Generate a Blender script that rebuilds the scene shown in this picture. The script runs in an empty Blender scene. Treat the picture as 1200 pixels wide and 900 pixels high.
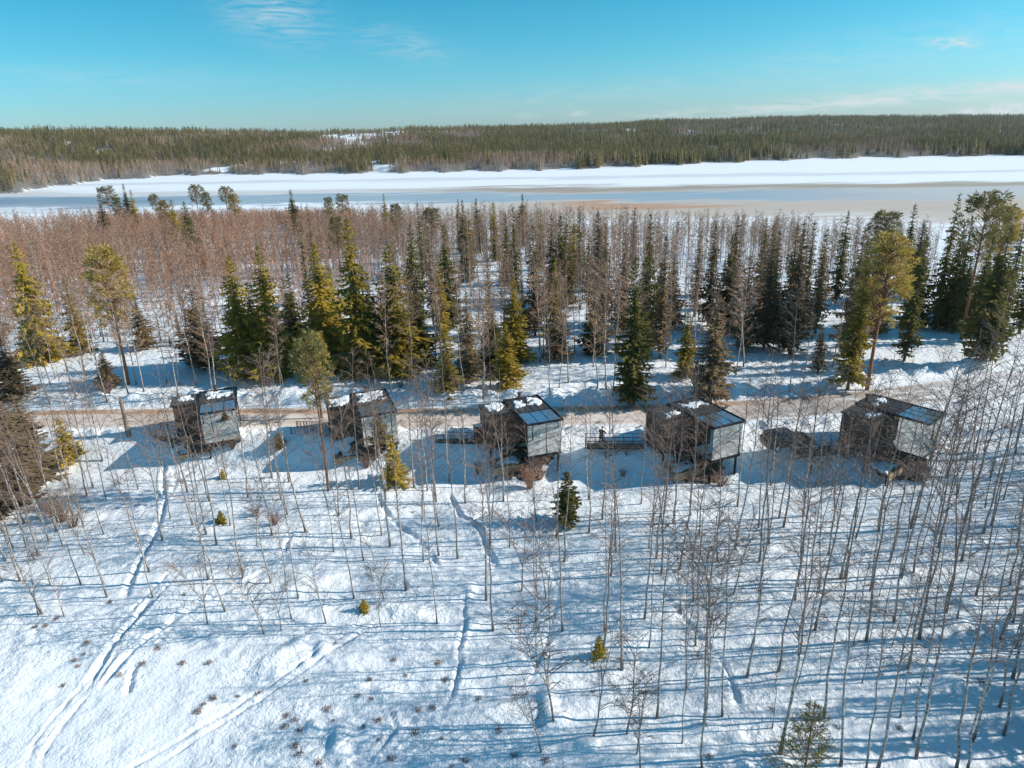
import bpy, bmesh, math, random
import numpy as np
from mathutils import Vector, Matrix, Euler
R = math.radians
random.seed(7)
rng = np.random.default_rng(11)
scene = bpy.context.scene
COL = scene.collection

# ------------------------------------------------------------------ camera
FPX, PITCH, ROLL, CZ = 810.0, R(20.2), R(1.8), 30.0
W0, H0 = 1200.0, 900.0
fwd = Vector((0, math.cos(PITCH), -math.sin(PITCH)))
r0 = Vector((1, 0, 0)); u0 = r0.cross(fwd)
rt = r0 * math.cos(ROLL) - u0 * math.sin(ROLL)
up = u0 * math.cos(ROLL) + r0 * math.sin(ROLL)
cam_d = bpy.data.cameras.new("camera")
cam = bpy.data.objects.new("camera", cam_d); COL.objects.link(cam)
cam_d.sensor_width = 36; cam_d.lens = 36 * FPX / W0
cam_d.clip_start = 0.5; cam_d.clip_end = 20000
m = Matrix.Identity(4)
for i in range(3):
    m[i][0], m[i][1], m[i][2] = rt[i], up[i], -fwd[i]
m[2][3] = CZ
cam.matrix_world = m
scene.camera = cam
scene.render.resolution_x, scene.render.resolution_y = 1024, 768

def ray(px, py):
    return (fwd * FPX + rt * (px - W0 / 2) + up * (H0 / 2 - py)).normalized()
def ground_at(px, py, z=0.0):
    d = ray(px, py); t = (z - CZ) / d.z
    return Vector((d.x * t, d.y * t, z))
def azel(px, py):
    d = ray(px, py); return math.degrees(math.atan2(d.x, d.y)), math.degrees(math.asin(d.z))
def project(p):
    v = Vector(p) - Vector((0, 0, CZ)); w = v.dot(fwd)
    return W0 / 2 + FPX * v.dot(rt) / w, H0 / 2 - FPX * v.dot(up) / w

# ------------------------------------------------------------------ light and sky
SUN_EL, SUN_AZ = 29.0, 89.0      # degrees, azimuth clockwise from +Y
scene.view_settings.view_transform = 'Standard'
scene.view_settings.look = 'None'
scene.view_settings.exposure = 0.29
scene.view_settings.gamma = 1.0
sl = bpy.data.lights.new("sun", 'SUN'); so = bpy.data.objects.new("sun", sl); COL.objects.link(so)
sl.energy = 5.0; sl.angle = R(0.5); sl.color = (1.0, 0.93, 0.83)
sd = Vector((math.sin(R(SUN_AZ)) * math.cos(R(SUN_EL)), math.cos(R(SUN_AZ)) * math.cos(R(SUN_EL)), math.sin(R(SUN_EL))))
so.rotation_euler = sd.to_track_quat('Z', 'Y').to_euler()

class NT:
    """tiny node helper"""
    def __init__(s, nt): s.nt = nt; s.n = nt.nodes; s.l = nt.links
    def new(s, t, **k):
        x = s.n.new(t)
        for a, b in k.items(): setattr(x, a, b)
        return x
    def link(s, a, b): s.l.new(a, b)
    def put(s, sock, v):
        if v is None: return
        if hasattr(v, 'is_output') or isinstance(v, bpy.types.NodeSocket): s.l.new(v, sock)
        else: sock.default_value = v
    def math(s, op, a, b=None, c=None, clamp=False):
        x = s.new('ShaderNodeMath', operation=op, use_clamp=clamp)
        s.put(x.inputs[0], a); s.put(x.inputs[1], b); s.put(x.inputs[2], c)
        return x.outputs[0]
    def mix(s, f, a, b):
        x = s.new('ShaderNodeMix', data_type='RGBA')
        s.put(x.inputs[0], f); s.put(x.inputs[6], a); s.put(x.inputs[7], b)
        return x.outputs[2]
    def noise(s, vec, scale, detail=4, rough=.55, dist=0.0):
        x = s.new('ShaderNodeTexNoise'); x.inputs['Scale'].default_value = scale
        x.inputs['Detail'].default_value = detail; x.inputs['Roughness'].default_value = rough
        x.inputs['Distortion'].default_value = dist
        if vec is not None: s.l.new(vec, x.inputs['Vector'])
        return x.outputs[0]
    def ramp(s, f, stops):
        x = s.new('ShaderNodeValToRGB'); e = x.color_ramp.elements
        while len(e) < len(stops): e.new(0.5)
        for i, (p, c) in enumerate(stops):
            e[i].position = p; e[i].color = (*c, 1) if len(c) == 3 else c
        s.l.new(f, x.inputs[0]); return x.outputs[0]
    def band(s, v, a, b, w):
        """1 between a and b, soft edge w"""
        x = s.new('ShaderNodeMapRange', interpolation_type='SMOOTHSTEP'); s.put(x.inputs[0], v)
        x.inputs[1].default_value = a - w; x.inputs[2].default_value = a + w
        y = s.new('ShaderNodeMapRange', interpolation_type='SMOOTHSTEP'); s.put(y.inputs[0], v)
        y.inputs[1].default_value = b - w; y.inputs[2].default_value = b + w
        y.inputs[3].default_value = 1; y.inputs[4].default_value = 0
        return s.math('MULTIPLY', x.outputs[0], y.outputs[0])
    def mapping(s, vec, scale=(1, 1, 1), rot=(0, 0, 0)):
        x = s.new('ShaderNodeMapping'); x.inputs['Scale'].default_value = scale
        x.inputs['Rotation'].default_value = rot; s.l.new(vec, x.inputs[0]); return x.outputs[0]

world = bpy.data.worlds.new("World"); scene.world = world; world.use_nodes = True
w = NT(world.node_tree); w.n.clear()
sky = w.new('ShaderNodeTexSky'); sky.sky_type = 'NISHITA'; sky.sun_disc = False
sky.sun_elevation = R(SUN_EL); sky.sun_rotation = R(SUN_AZ)
sky.air_density = 1.0; sky.dust_density = 0.3; sky.ozone_density = 2.0; sky.altitude = 100
tc = w.new('ShaderNodeTexCoord').outputs['Generated']
sep = w.new('ShaderNodeSeparateXYZ'); w.link(tc, sep.inputs[0])
az = w.math('MULTIPLY', w.math('ARCTAN2', sep.outputs[0], sep.outputs[1]), 57.2958)
el = w.math('MULTIPLY', w.math('ARCSINE', sep.outputs[2]), 57.2958)
# the sky of the photograph is a strong cyan blue: saturate and tint the physical sky
hs = w.new('ShaderNodeHueSaturation'); hs.inputs['Saturation'].default_value = 1.2
w.link(sky.outputs[0], hs.inputs['Color'])
tint = w.new('ShaderNodeMix', data_type='RGBA', blend_type='MULTIPLY'); tint.inputs[0].default_value = 1
w.link(hs.outputs[0], tint.inputs[6])
tr = w.ramp(w.math('DIVIDE', el, 40.0, clamp=True), [(0.0, (0.53, 0.80, 1.27)), (0.12, (0.33, 0.88, 1.08)), (0.26, (0.19, 0.93, 0.98)), (0.5, (0.30, 1.12, 1.12)), (1.0, (0.42, 1.30, 1.22))])
w.link(tr, tint.inputs[7])
skycol = tint.outputs[2]
cv = w.new('ShaderNodeCombineXYZ'); w.link(az, cv.inputs[0]); w.link(el, cv.inputs[1])
streak = w.noise(w.mapping(cv.outputs[0], (0.35, 2.2, 1), (0, 0, R(6))), 1.0, 5, .6, 1.2)
puffn = w.noise(w.mapping(cv.outputs[0], (1.1, 2.6, 1)), 1.0, 5, .6, .4)
def wisp(px, py, wx, wy, slope, amount, src):
    a, e = azel(px, py)
    du = w.math('SUBTRACT', az, a); dv = w.math('SUBTRACT', w.math('SUBTRACT', el, e), w.math('MULTIPLY', du, slope))
    q = w.math('ADD', w.math('POWER', w.math('ABSOLUTE', w.math('DIVIDE', du, wx)), 2), w.math('POWER', w.math('ABSOLUTE', w.math('DIVIDE', dv, wy)), 2))
    g_ = w.math('EXPONENT', w.math('MULTIPLY', q, -1))
    n_ = w.math('MULTIPLY', w.math('SUBTRACT', src, 0.36, clamp=True), 3.2 * amount)
    return w.math('MULTIPLY', g_, n_, clamp=True)
total = None
for a in [(322, 18, 3.2, 1.6, -.1, .5, streak), (470, 52, 3.4, 1.0, -.2, .35, streak), (1120, 50, 1.5, .32, -.04, 1.3, puffn),
          (1050, 114, 15, .5, .045, 1.15, streak), (1182, 127, 1.3, .36, 0, 2.4, puffn), (1132, 130, .7, .25, 0, 1.5, puffn),
          (785, 134, 1.2, .25, 0, .7, puffn), (675, 133, .8, .2, 0, .7, puffn), (618, 136, .8, .2, 0, .6, puffn),
          (130, 90, 9, .8, .0, .18, streak), (700, 110, 12, .9, .05, .22, streak), (1050, 60, 16, 1.6, .1, .22, streak)]:
    x = wisp(*a); total = x if total is None else w.math('MAXIMUM', total, x)
skyc = w.mix(total, skycol, (5.6, 6.2, 6.4, 1))
bg = w.new('ShaderNodeBackground'); bg.inputs[1].default_value = 0.103
w.link(skyc, bg.inputs[0])
wo = w.new('ShaderNodeOutputWorld'); w.link(bg.outputs[0], wo.inputs[0])

# ------------------------------------------------------------------ materials
def mat(name, col=(.5, .5, .5), rough=.8, metal=0.0, spec=.3):
    M = bpy.data.materials.new(name); M.use_nodes = True
    s = NT(M.node_tree); b = s.n['Principled BSDF']
    b.inputs['Base Color'].default_value = (*col, 1); b.inputs['Roughness'].default_value = rough
    b.inputs['Metallic'].default_value = metal; b.inputs['Specular IOR Level'].default_value = spec
    return M, s, b
def wpos(s):
    return s.new('ShaderNodeNewGeometry').outputs['Position']
def opos(s):
    return s.new('ShaderNodeTexCoord').outputs['Object']
def bump(s, b, h, strength, dist):
    x = s.new('ShaderNodeBump'); x.inputs['Strength'].default_value = strength; x.inputs['Distance'].default_value = dist
    s.link(h, x.inputs['Height']); s.link(x.outputs[0], b.inputs['Normal'])
def mottled(name, c1, c2, scale, rough=.8, metal=0, bmp=0.0, stretch=(1, 1, 1), spec=.3, rnd=0.0):
    M, s, b = mat(name, c1, rough, metal, spec)
    n = s.noise(s.mapping(opos(s), stretch), scale, 5, .6)
    c = s.mix(s.ramp(n, [(.35, (0, 0, 0)), (.65, (1, 1, 1))]), (*c1, 1), (*c2, 1))
    if rnd:
        oi = s.new('ShaderNodeObjectInfo'); h = s.new('ShaderNodeHueSaturation')
        s.link(c, h.inputs['Color'])
        mr = s.new('ShaderNodeMapRange'); s.link(oi.outputs['Random'], mr.inputs[0]); mr.inputs[3].default_value = 1 - rnd; mr.inputs[4].default_value = 1 + rnd
        s.link(mr.outputs[0], h.inputs['Value']); c = h.outputs[0]
    s.link(c, b.inputs['Base Color'])
    if bmp: bump(s, b, n, 1.0, bmp)
    return M

# snow
M_SNOW, s, b = mat('snow', (.84, .85, .87), .75, 0, .25)
p = wpos(s)
n1 = s.noise(p, .35, 4); n2 = s.noise(p, 5.0, 5, .62); n3 = s.noise(p, 1.3, 4, .6)
c = s.mix(n1, (.77, .80, .84, 1), (.87, .88, .89, 1))
litter = s.noise(p, 9.0, 3, .7); lm = s.ramp(litter, [(.73, (0, 0, 0)), (.78, (1, 1, 1))])
patch = s.ramp(s.noise(p, .12, 3), [(.5, (0, 0, 0)), (.62, (1, 1, 1))])
c = s.mix(s.math('MULTIPLY', s.math('MULTIPLY', lm, patch), .55), c, (.22, .15, .10, 1))
s.link(c, b.inputs['Base Color'])
hh = s.math('MULTIPLY', s.math('ADD', s.math('MULTIPLY', n2, .35), n3), s.math('MULTIPLY', s.ramp(s.noise(p, .13, 2), [(.38, (.45, .45, .45)), (.62, (1, 1, 1))]), 1.15))
bump(s, b, hh, .85, .34)
# road: snow stained with sand and slush
M_ROAD, s, b = mat('sanded_road', (.5, .4, .3), .7)
p = wpos(s)
g = s.noise(s.mapping(p, (.05, 1.5, 1)), 1.0, 5, .6); g2 = s.noise(s.mapping(p, (.4, 2, 1)), 1.5, 5, .7)
uv = s.new('ShaderNodeUVMap').outputs[0]; su = s.new('ShaderNodeSeparateXYZ'); s.link(uv, su.inputs[0])
v = s.math('ADD', su.outputs[1], s.math('MULTIPLY', s.math('SUBTRACT', g2, .5), .22))
base = s.mix(s.ramp(g, [(.35, (0, 0, 0)), (.65, (1, 1, 1))]), (.74, .65, .58, 1), (.58, .45, .36, 1))
st = s.band(v, .70, .90, .07)
base = s.mix(s.math('MULTIPLY', st, .95), base, (.44, .25, .14, 1))
st2 = s.band(v, .30, .42, .05)
base = s.mix(s.math('MULTIPLY', st2, .35), base, (.42, .30, .23, 1))
edge = s.math('ADD', s.band(v, -.5, .10, .06), s.band(v, .95, 1.5, .03), clamp=True)
gx = s.new('ShaderNodeSeparateXYZ'); s.link(p, gx.inputs[0])
rr = s.band(gx.outputs[0], 24, 200, 8)
base = s.mix(s.math('MULTIPLY', rr, .8), base, s.mix(g2, (.48, .43, .40, 1), (.28, .24, .22, 1)))
pt = s.noise(s.mapping(p, (.25, .6, 1)), 1.0, 5, .65)
base = s.mix(s.math('MULTIPLY', s.math('ADD', s.ramp(pt, [(.50, (0, 0, 0)), (.60, (1, 1, 1))]), s.math('MULTIPLY', s.band(gx.outputs[0], 50, 300, 8), .7), clamp=True), s.math('ADD', .35, s.math('MULTIPLY', s.band(gx.outputs[0], 43, 300, 9), 1.0))), base, (.82, .81, .81, 1))
base = s.mix(edge, base, (.84, .84, .86, 1))
s.link(base, b.inputs['Base Color']); bump(s, b, g2, .6, .08)
# lake ice
M_ICE, s, b = mat('lake_ice', (.8, .8, .8), .55, 0, .4)
p = wpos(s); sp = s.new('ShaderNodeSeparateXYZ'); s.link(p, sp.inputs[0])
nz = s.noise(s.mapping(p, (.006, .03, 1), (0, 0, R(-27))), 1.0, 6, .62, .6)
nf = s.noise(s.mapping(p, (.022, .09, 1), (0, 0, R(-15))), 1.0, 6, .65, .5)
v = s.math('ADD', s.math('ADD', sp.outputs[1], s.math('MULTIPLY', sp.outputs[0], .25)), s.math('MULTIPLY', s.math('SUBTRACT', nz, .5), 95))
v = s.math('ADD', v, s.math('MULTIPLY', s.math('SUBTRACT', nf, .5), 60))
c = s.mix(nf, (.84, .85, .88, 1), (.90, .90, .91, 1))
right = s.band(sp.outputs[0], -40, 900, 60)
left = s.math('SUBTRACT', 1.0, right)
c = s.mix(s.math('MULTIPLY', s.band(v, 392, 432, 12), s.math('ADD', .45, s.math('MULTIPLY', right, .5))), c, (.36, .28, .20, 1))
c = s.mix(s.math('MULTIPLY', s.band(v, 268, 342, 16), s.math('MULTIPLY', right, .95)), c, s.mix(nf, (.46, .36, .27, 1), (.60, .50, .42, 1)))
c = s.mix(s.math('MULTIPLY', s.band(v, 330, 400, 14), s.math('MULTIPLY', s.band(sp.outputs[0], 60, 900, 60), .8)), c, s.mix(nz, (.44, .39, .34, 1), (.58, .53, .47, 1)))
rust = s.math('MULTIPLY', s.math('MULTIPLY', s.band(sp.outputs[0], 25, 95, 18), s.band(v, 308, 328, 5)), .8)
c = s.mix(rust, c, (.50, .26, .13, 1))
blue = s.math('MULTIPLY', s.band(v, 338, 392, 6), s.math('SUBTRACT', 1, s.math('MULTIPLY', s.band(sp.outputs[0], 150, 900, 60), .8)))
c = s.mix(s.math('MULTIPLY', blue, .92), c, s.mix(nf, (.24, .31, .37, 1), (.46, .50, .53, 1)))
c = s.mix(s.math('MULTIPLY', s.band(v, 495, 525, 8), .5), c, (.50, .52, .53, 1))
c = s.mix(s.math('MULTIPLY', s.band(v, 238, 252, 5), s.math('MULTIPLY', .5, right)), c, (.52, .46, .42, 1))
ld0 = s.math('MULTIPLY', s.band(v, 296, 312, 5), s.math('MULTIPLY', left, .5))
c = s.mix(ld0, c, (.40, .42, .42, 1))
ld = s.math('MULTIPLY', s.band(v, 318, 378, 10), s.band(sp.outputs[0], -900, -190, 25))
c = s.mix(s.math('MULTIPLY', ld, .8), c, (.22, .27, .33, 1))
s.link(c, b.inputs['Base Color'])
s.put(b.inputs['Roughness'], s.math('SUBTRACT', .62, s.math('MULTIPLY', blue, .25)))
# far hillside floor: snow under forest litter
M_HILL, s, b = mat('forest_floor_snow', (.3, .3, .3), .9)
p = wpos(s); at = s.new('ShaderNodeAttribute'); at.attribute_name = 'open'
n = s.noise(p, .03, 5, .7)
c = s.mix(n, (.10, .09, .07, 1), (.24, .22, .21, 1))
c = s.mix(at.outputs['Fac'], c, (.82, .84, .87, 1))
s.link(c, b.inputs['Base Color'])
# bark
def birch_bark(name, white, dark, top=6.5):
    M, s, b = mat(name, white, .75)
    p = opos(s)
    n = s.noise(s.mapping(p, (3, 3, 9)), 1.6, 5, .7)
    c = s.mix(s.ramp(n, [(.47, (0, 0, 0)), (.56, (1, 1, 1))]), (*white, 1), (*dark, 1))
    sp = s.new('ShaderNodeSeparateXYZ'); s.link(p, sp.inputs[0])
    topm = s.band(sp.outputs[2], top, 60, 3.0)
    c = s.mix(s.math('MULTIPLY', topm, .7), c, (.20, .12, .085, 1))
    basem = s.band(sp.outputs[2], -5, .7, .5)
    c = s.mix(s.math('MULTIPLY', basem, .75), c, (.07, .05, .045, 1))
    oi = s.new('ShaderNodeObjectInfo')
    c = s.mix(s.math('MULTIPLY', oi.outputs['Random'], .55), c, (.18, .13, .10, 1))
    s.link(c, b.inputs['Base Color']); return M
M_BARK = birch_bark('birch_bark', (.70, .64, .58), (.10, .08, .07))
M_BARKW = birch_bark('pale_birch_bark', (.66, .60, .54), (.16, .12, .10), top=10.5)
M_TWIG = mottled('birch_twigs', (.17, .115, .09), (.24, .165, .13), 2, .85, rnd=.25)
M_TWIG_RED = mottled('young_birch_twigs', (.42, .205, .12), (.50, .275, .175), 1, .85, rnd=.25)
M_TWIG_MID = mottled('forest_birch_twigs', (.31, .18, .115), (.40, .26, .18), 1, .85, rnd=.28)
M_TRUNK = mottled('spruce_bark', (.10, .075, .06), (.17, .13, .10), 5, .9, bmp=.03, stretch=(3, 3, 1))
M_PINEBARK = mottled('pine_bark', (.36, .17, .09), (.20, .12, .08), 4, .85, bmp=.03, stretch=(3, 3, 1))
def foliage(name, a, b2, rnd=.25):
    M, s, b = mat(name, a, .75, 0, .2)
    n = s.noise(opos(s), 1.1, 4, .6)
    c = s.mix(s.ramp(n, [(.35, (0, 0, 0)), (.65, (1, 1, 1))]), (*a, 1), (*b2, 1))
    oi = s.new('ShaderNodeObjectInfo'); h = s.new('ShaderNodeHueSaturation'); s.link(c, h.inputs['Color'])
    mr = s.new('ShaderNodeMapRange'); s.link(oi.outputs['Random'], mr.inputs[0]); mr.inputs[3].default_value = 1 - rnd; mr.inputs[4].default_value = 1 + rnd
    s.link(mr.outputs[0], h.inputs['Value']); s.link(h.outputs[0], b.inputs['Base Color'])
    tl = s.new('ShaderNodeBsdfTranslucent'); s.link(h.outputs[0], tl.inputs[0])
    mx = s.new('ShaderNodeMixShader'); mx.inputs[0].default_value = .30
    s.link(b.outputs[0], mx.inputs[1]); s.link(tl.outputs[0], mx.inputs[2])
    s.link(mx.outputs[0], s.n['Material Output'].inputs[0]); return M
M_SPR = foliage('spruce_needles', (.30, .23, .033), (.48, .34, .05))
M_SPRG = foliage('dark_spruce_needles', (.11, .105, .028), (.22, .185, .045))
M_SPRB = foliage('brownish_spruce_needles', (.22, .155, .08), (.32, .23, .13))
M_PINE = foliage('pine_needles', (.37, .275, .065), (.50, .36, .10))
M_PINED = foliage('dark_pine_needles', (.17, .155, .055), (.25, .21, .075))
M_FARC = foliage('far_conifer_needles', (.16, .14, .042), (.25, .20, .07), .45)
M_FARB = mottled('far_bare_twigs', (.40, .25, .16), (.50, .34, .24), .4, .9, rnd=.4)
M_HEATH = mottled('dry_heather', (.12, .07, .045), (.22, .12, .07), 5, .9)
M_LEAF = mottled('dead_leaves', (.34, .17, .08), (.22, .11, .06), 6, .9)
M_SHRUB = mottled('shrub_twigs', (.26, .16, .12), (.34, .22, .17), 3, .9)
M_SHRUBR = mottled('reddish_shrub_twigs', (.40, .20, .13), (.48, .27, .18), 3, .9)
# building materials
def plank_mat(name, a, b2, dirv=(12, 12, 1.0)):
    return mottled(name, a, b2, 1.2, .7, bmp=.02, stretch=dirv)
M_WALL = plank_mat('dark_stained_boards', (.070, .046, .036), (.13, .085, .066))
M_METAL = mottled('dark_sheet_metal', (.065, .055, .052), (.10, .085, .078), 1.5, .42, .3, stretch=(1, 3, 1))
M_FRAME = mat('black_steel', (.025, .025, .028), .45, .6)[0]
M_GLASS, s, b = mat('skylight_glass', (.30, .42, .50), .04, .75, 1.0)
b.inputs['Coat Weight'].default_value = 1.0; b.inputs['Coat Roughness'].default_value = .02
M_MIRROR, s, b = mat('mirror_glass', (.56, .56, .51), .015, 1.0)
n = s.noise(opos(s), .7, 1, .4); bump(s, b, n, .12, .05)
M_DECK = mottled('weathered_planks', (.20, .13, .085), (.34, .23, .15), 2, .8, stretch=(1, 8, 1))
M_TIMBER = mottled('pale_timber', (.42, .28, .17), (.52, .37, .24), 3, .8)
M_SNOWP = mottled('roof_snow', (.80, .82, .85), (.88, .88, .88), 3, .8, bmp=.05)
M_RAIL = mat('railing_steel', (.07, .065, .062), .5, .5)[0]
M_CAR = mat('dark_car_paint', (.018, .022, .028), .25, .2, .6)[0]
M_CARG = mat('car_window_glass', (.03, .05, .07), .05, 0, .8)[0]
M_TYRE = mat('tyre_rubber', (.02, .02, .02), .85)[0]
M_RIM = mat('alloy_rim', (.35, .35, .36), .35, .9)[0]
M_LAMPR = mat('red_lamp_lens', (.35, .02, .02), .2)[0]
M_LAMPW = mat('clear_lamp_lens', (.6, .6, .58), .15)[0]
M_COAT = mottled('dark_brown_coat', (.075, .055, .05), (.11, .085, .075), 6, .9)
M_TROU = mat('black_trousers', (.025, .022, .026), .9)[0]
M_SKIN = mat('skin', (.48, .30, .22), .6)[0]
M_HAIR = mat('dark_hair', (.03, .02, .016), .7)[0]
M_DEAD = mottled('dead_wood', (.16, .12, .095), (.34, .26, .20), 3, .9, bmp=.03, stretch=(3, 3, .6))

# ------------------------------------------------------------------ mesh builder
class MB:
    def __init__(s): s.v = []; s.f = []; s.m = []
    def add(s, vs, fs, mi=0):
        o = len(s.v); s.v.extend([tuple(q) for q in vs]); s.f.extend([tuple(i + o for i in f) for f in fs]); s.m.extend([mi] * len(fs))
    def box(s, a, b2, mi=0):
        x0, y0, z0 = a; x1, y1, z1 = b2
        s.add([(x0, y0, z0), (x1, y0, z0), (x1, y1, z0), (x0, y1, z0), (x0, y0, z1), (x1, y0, z1), (x1, y1, z1), (x0, y1, z1)],
              [(0, 3, 2, 1), (4, 5, 6, 7), (0, 1, 5, 4), (1, 2, 6, 5), (2, 3, 7, 6), (3, 0, 4, 7)], mi)
    def tube(s, pts, rad, n=5, mi=0, cap=True):
        pts = [Vector(p) for p in pts]; vs = []; fs = []
        for i, p in enumerate(pts):
            d = (pts[min(i + 1, len(pts) - 1)] - pts[max(i - 1, 0)]).normalized()
            a = d.cross(Vector((0, 1, 0)) if abs(d.y) < .9 else Vector((1, 0, 0))).normalized(); c = d.cross(a)
            for k in range(n):
                t = 2 * math.pi * k / n; vs.append(p + (a * math.cos(t) + c * math.sin(t)) * rad[i])
        for i in range(len(pts) - 1):
            for k in range(n):
                k2 = (k + 1) % n; fs.append((i * n + k, i * n + k2, (i + 1) * n + k2, (i + 1) * n + k))
        if cap:
            fs.append(tuple(range(n))[::-1]); e = (len(pts) - 1) * n; fs.append(tuple(range(e, e + n)))
        s.add(vs, fs, mi)
    def ribbon(s, a, b2, wd, rnd, mi=0):
        """a thin tapering twig with a kink"""
        a = Vector(a); b2 = Vector(b2); d = b2 - a
        side = d.cross(Vector((rnd.uniform(-1, 1), rnd.uniform(-1, 1), rnd.uniform(-1, 1)))).normalized() * wd
        mid = a + d * .5 + Vector((rnd.uniform(-1, 1), rnd.uniform(-1, 1), rnd.uniform(-.5, 1))) * d.length * .08
        s.add([a - side, a + side, mid + side * .8, mid - side * .8, b2], [(0, 1, 2, 3), (3, 2, 4)], mi)
    def mesh(s, name, mats, smooth=False):
        me = bpy.data.meshes.new(name); me.from_pydata(s.v, [], s.f)
        for M in (mats if isinstance(mats, (list, tuple)) else [mats]): me.materials.append(M)
        if any(s.m): me.polygons.foreach_set('material_index', s.m)
        if smooth: me.polygons.foreach_set('use_smooth', [True] * len(me.polygons))
        me.update(); return me

def link(name, data, parent=None, loc=None, rot=None, scale=None):
    o = bpy.data.objects.new(name, data); COL.objects.link(o)
    if parent is not None: o.parent = parent
    if loc is not None: o.location = loc
    if rot is not None: o.rotation_euler = rot
    if scale is not None: o.scale = scale
    return o
def tag(o, label=None, cat=None, group=None, kind=None):
    for k, v_ in (('label', label), ('category', cat), ('group', group), ('kind', kind)):
        if v_: o[k] = v_
    return o
def thing(name, label, cat, loc, rz=0.0, group=None):
    return tag(link(name, None, None, loc, (0, 0, rz)), label, cat, group)
def bevel(o, wd=.02, seg=1):
    md = o.modifiers.new('bevel', 'BEVEL'); md.width = wd; md.segments = seg; return o

# ------------------------------------------------------------------ terrain height
def _hash(ix, iy, seed):
    n = (ix.astype(np.int64) * 374761393 + iy.astype(np.int64) * 668265263 + seed * 1442695041) & 0xffffffff
    n = ((n ^ (n >> 13)) * 1274126177) & 0xffffffff
    return ((n ^ (n >> 16)) & 0xffff) / 65535.0
def vnoise(x, y, seed=0):
    ix, iy = np.floor(x), np.floor(y); fx, fy = x - ix, y - iy
    fx = fx * fx * (3 - 2 * fx); fy = fy * fy * (3 - 2 * fy)
    a, b_ = _hash(ix, iy, seed), _hash(ix + 1, iy, seed); c_, d = _hash(ix, iy + 1, seed), _hash(ix + 1, iy + 1, seed)
    return (a * (1 - fx) + b_ * fx) * (1 - fy) + (c_ * (1 - fx) + d * fx) * fy - .5
def fbm(x, y, sc, octv=4, seed=0, gain=.5):
    t = 0; a = 1.0
    for k in range(octv):
        t = t + a * vnoise(x / sc * 2 ** k + 17.3 * k, y / sc * 2 ** k - 9.1 * k, seed + k); a *= gain
    return t
def smooth(t):
    t = np.clip(t, 0, 1); return t * t * (3 - 2 * t)
def near_shore(x):
    return 218 + 55 * smooth((-x + 10) / 90.0) - 10 * smooth((x - 60) / 80.) + 6 * np.sin(x / 23.0)
ROADL = [(-75, 72.4), (-50, 72.0), (-30, 70.7), (-10, 69.0), (8, 68.3), (20, 68.0), (32, 69.0), (42, 70.5), (52, 73), (64, 75.5), (90, 80)]
def road_y(x):
    return np.interp(x, [a for a, _ in ROADL], [b_ for _, b_ in ROADL])
def base_h(x, y):
    x = np.asarray(x, float); y = np.asarray(y, float)
    edge = np.interp(x, [-60, -45, -31, -15, 0, 10, 25, 36, 60], [67.2, 67.0, 66.3, 64.8, 63.8, 62.6, 61.5, 60.8, 60.0]) + .35 * np.sin(x / 3.1)
    low = -1.25 - .75 * smooth((54 - y) / 30)
    up_ = 1.0 - 1.8 * smooth((y - 100) / 110) 
    wdt = np.interp(x, [-20, 0], [4.0, 5.2]); t = smooth((y - (edge - wdt)) / wdt)
    # right of the last cabin the ground is more even
    h = low * (1 - t) + up_ * t
    h = h - 3.2 * smooth((y - near_shore(x) + 9) / 12)
    return h
TR = []   # (points, half width, depth)
def trail(px, wd=.35, dp=.28, z=-1.3):
    TR.append(([tuple(ground_at(a, b_, z)[:2]) for a, b_ in px], wd * .5 + .03, dp * .8))
trail([(196, 540), (191, 560), (194, 590), (189, 610), (176, 640), (160, 668), (148, 690), (146, 705)], .34, .34)
trail([(203, 545), (206, 570), (196, 588)], .3, .25)
trail([(215, 655), (190, 680), (163, 704), (137, 728), (118, 765), (95, 795), (62, 830), (38, 860), (20, 900)], .16, .16)
trail([(222, 660), (197, 686), (170, 712), (146, 735), (129, 770), (106, 800), (75, 835), (52, 865), (38, 900)], .16, .2)
trail([(185, 690), (160, 720), (135, 745), (112, 780), (92, 810)], .40, .30)
trail([(318, 665), (285, 683), (250, 697), (215, 715), (180, 738), (150, 760), (140, 772), (120, 792), (105, 812)], .34, .30)
trail([(160, 768), (152, 785), (146, 810)], .26, .30)
trail([(445, 712), (410, 732), (380, 748), (345, 772), (305, 797), (255, 828), (205, 858), (150, 888), (120, 902)], .18, .18)
trail([(450, 718), (415, 738), (385, 755), (350, 779), (310, 804), (260, 835), (212, 866), (165, 895)], .18, .2)
trail([(440, 575), (447, 592), (462, 612), (487, 630), (503, 645), (518, 668)], .3, .32)
trail([(524, 574), (533, 592), (540, 604), (552, 610), (563, 622), (570, 640), (585, 668)], .34, .34)
trail([(578, 592), (560, 605), (545, 614)], .26, .22)
trail([(546, 682), (543, 705), (545, 725), (537, 750), (538, 770), (531, 795), (520, 822)], .26, .30)
trail([(450, 807), (459, 830), (462, 842), (447, 862), (430, 880), (418, 902)], .24, .30)
trail([(462, 842), (485, 832), (508, 826)], .22, .18)
trail([(345, 620), (335, 640), (331, 655)], .34, .28)
trail([(600, 590), (620, 612), (640, 640), (655, 690), (640, 745), (615, 800)], .22, .14)
trail([(770, 690), (790, 705), (850, 770), (862, 800), (870, 840)], .3, .2)
trail([(920, 740), (950, 770), (980, 800), (1030, 830)], .2, .14)
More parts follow.
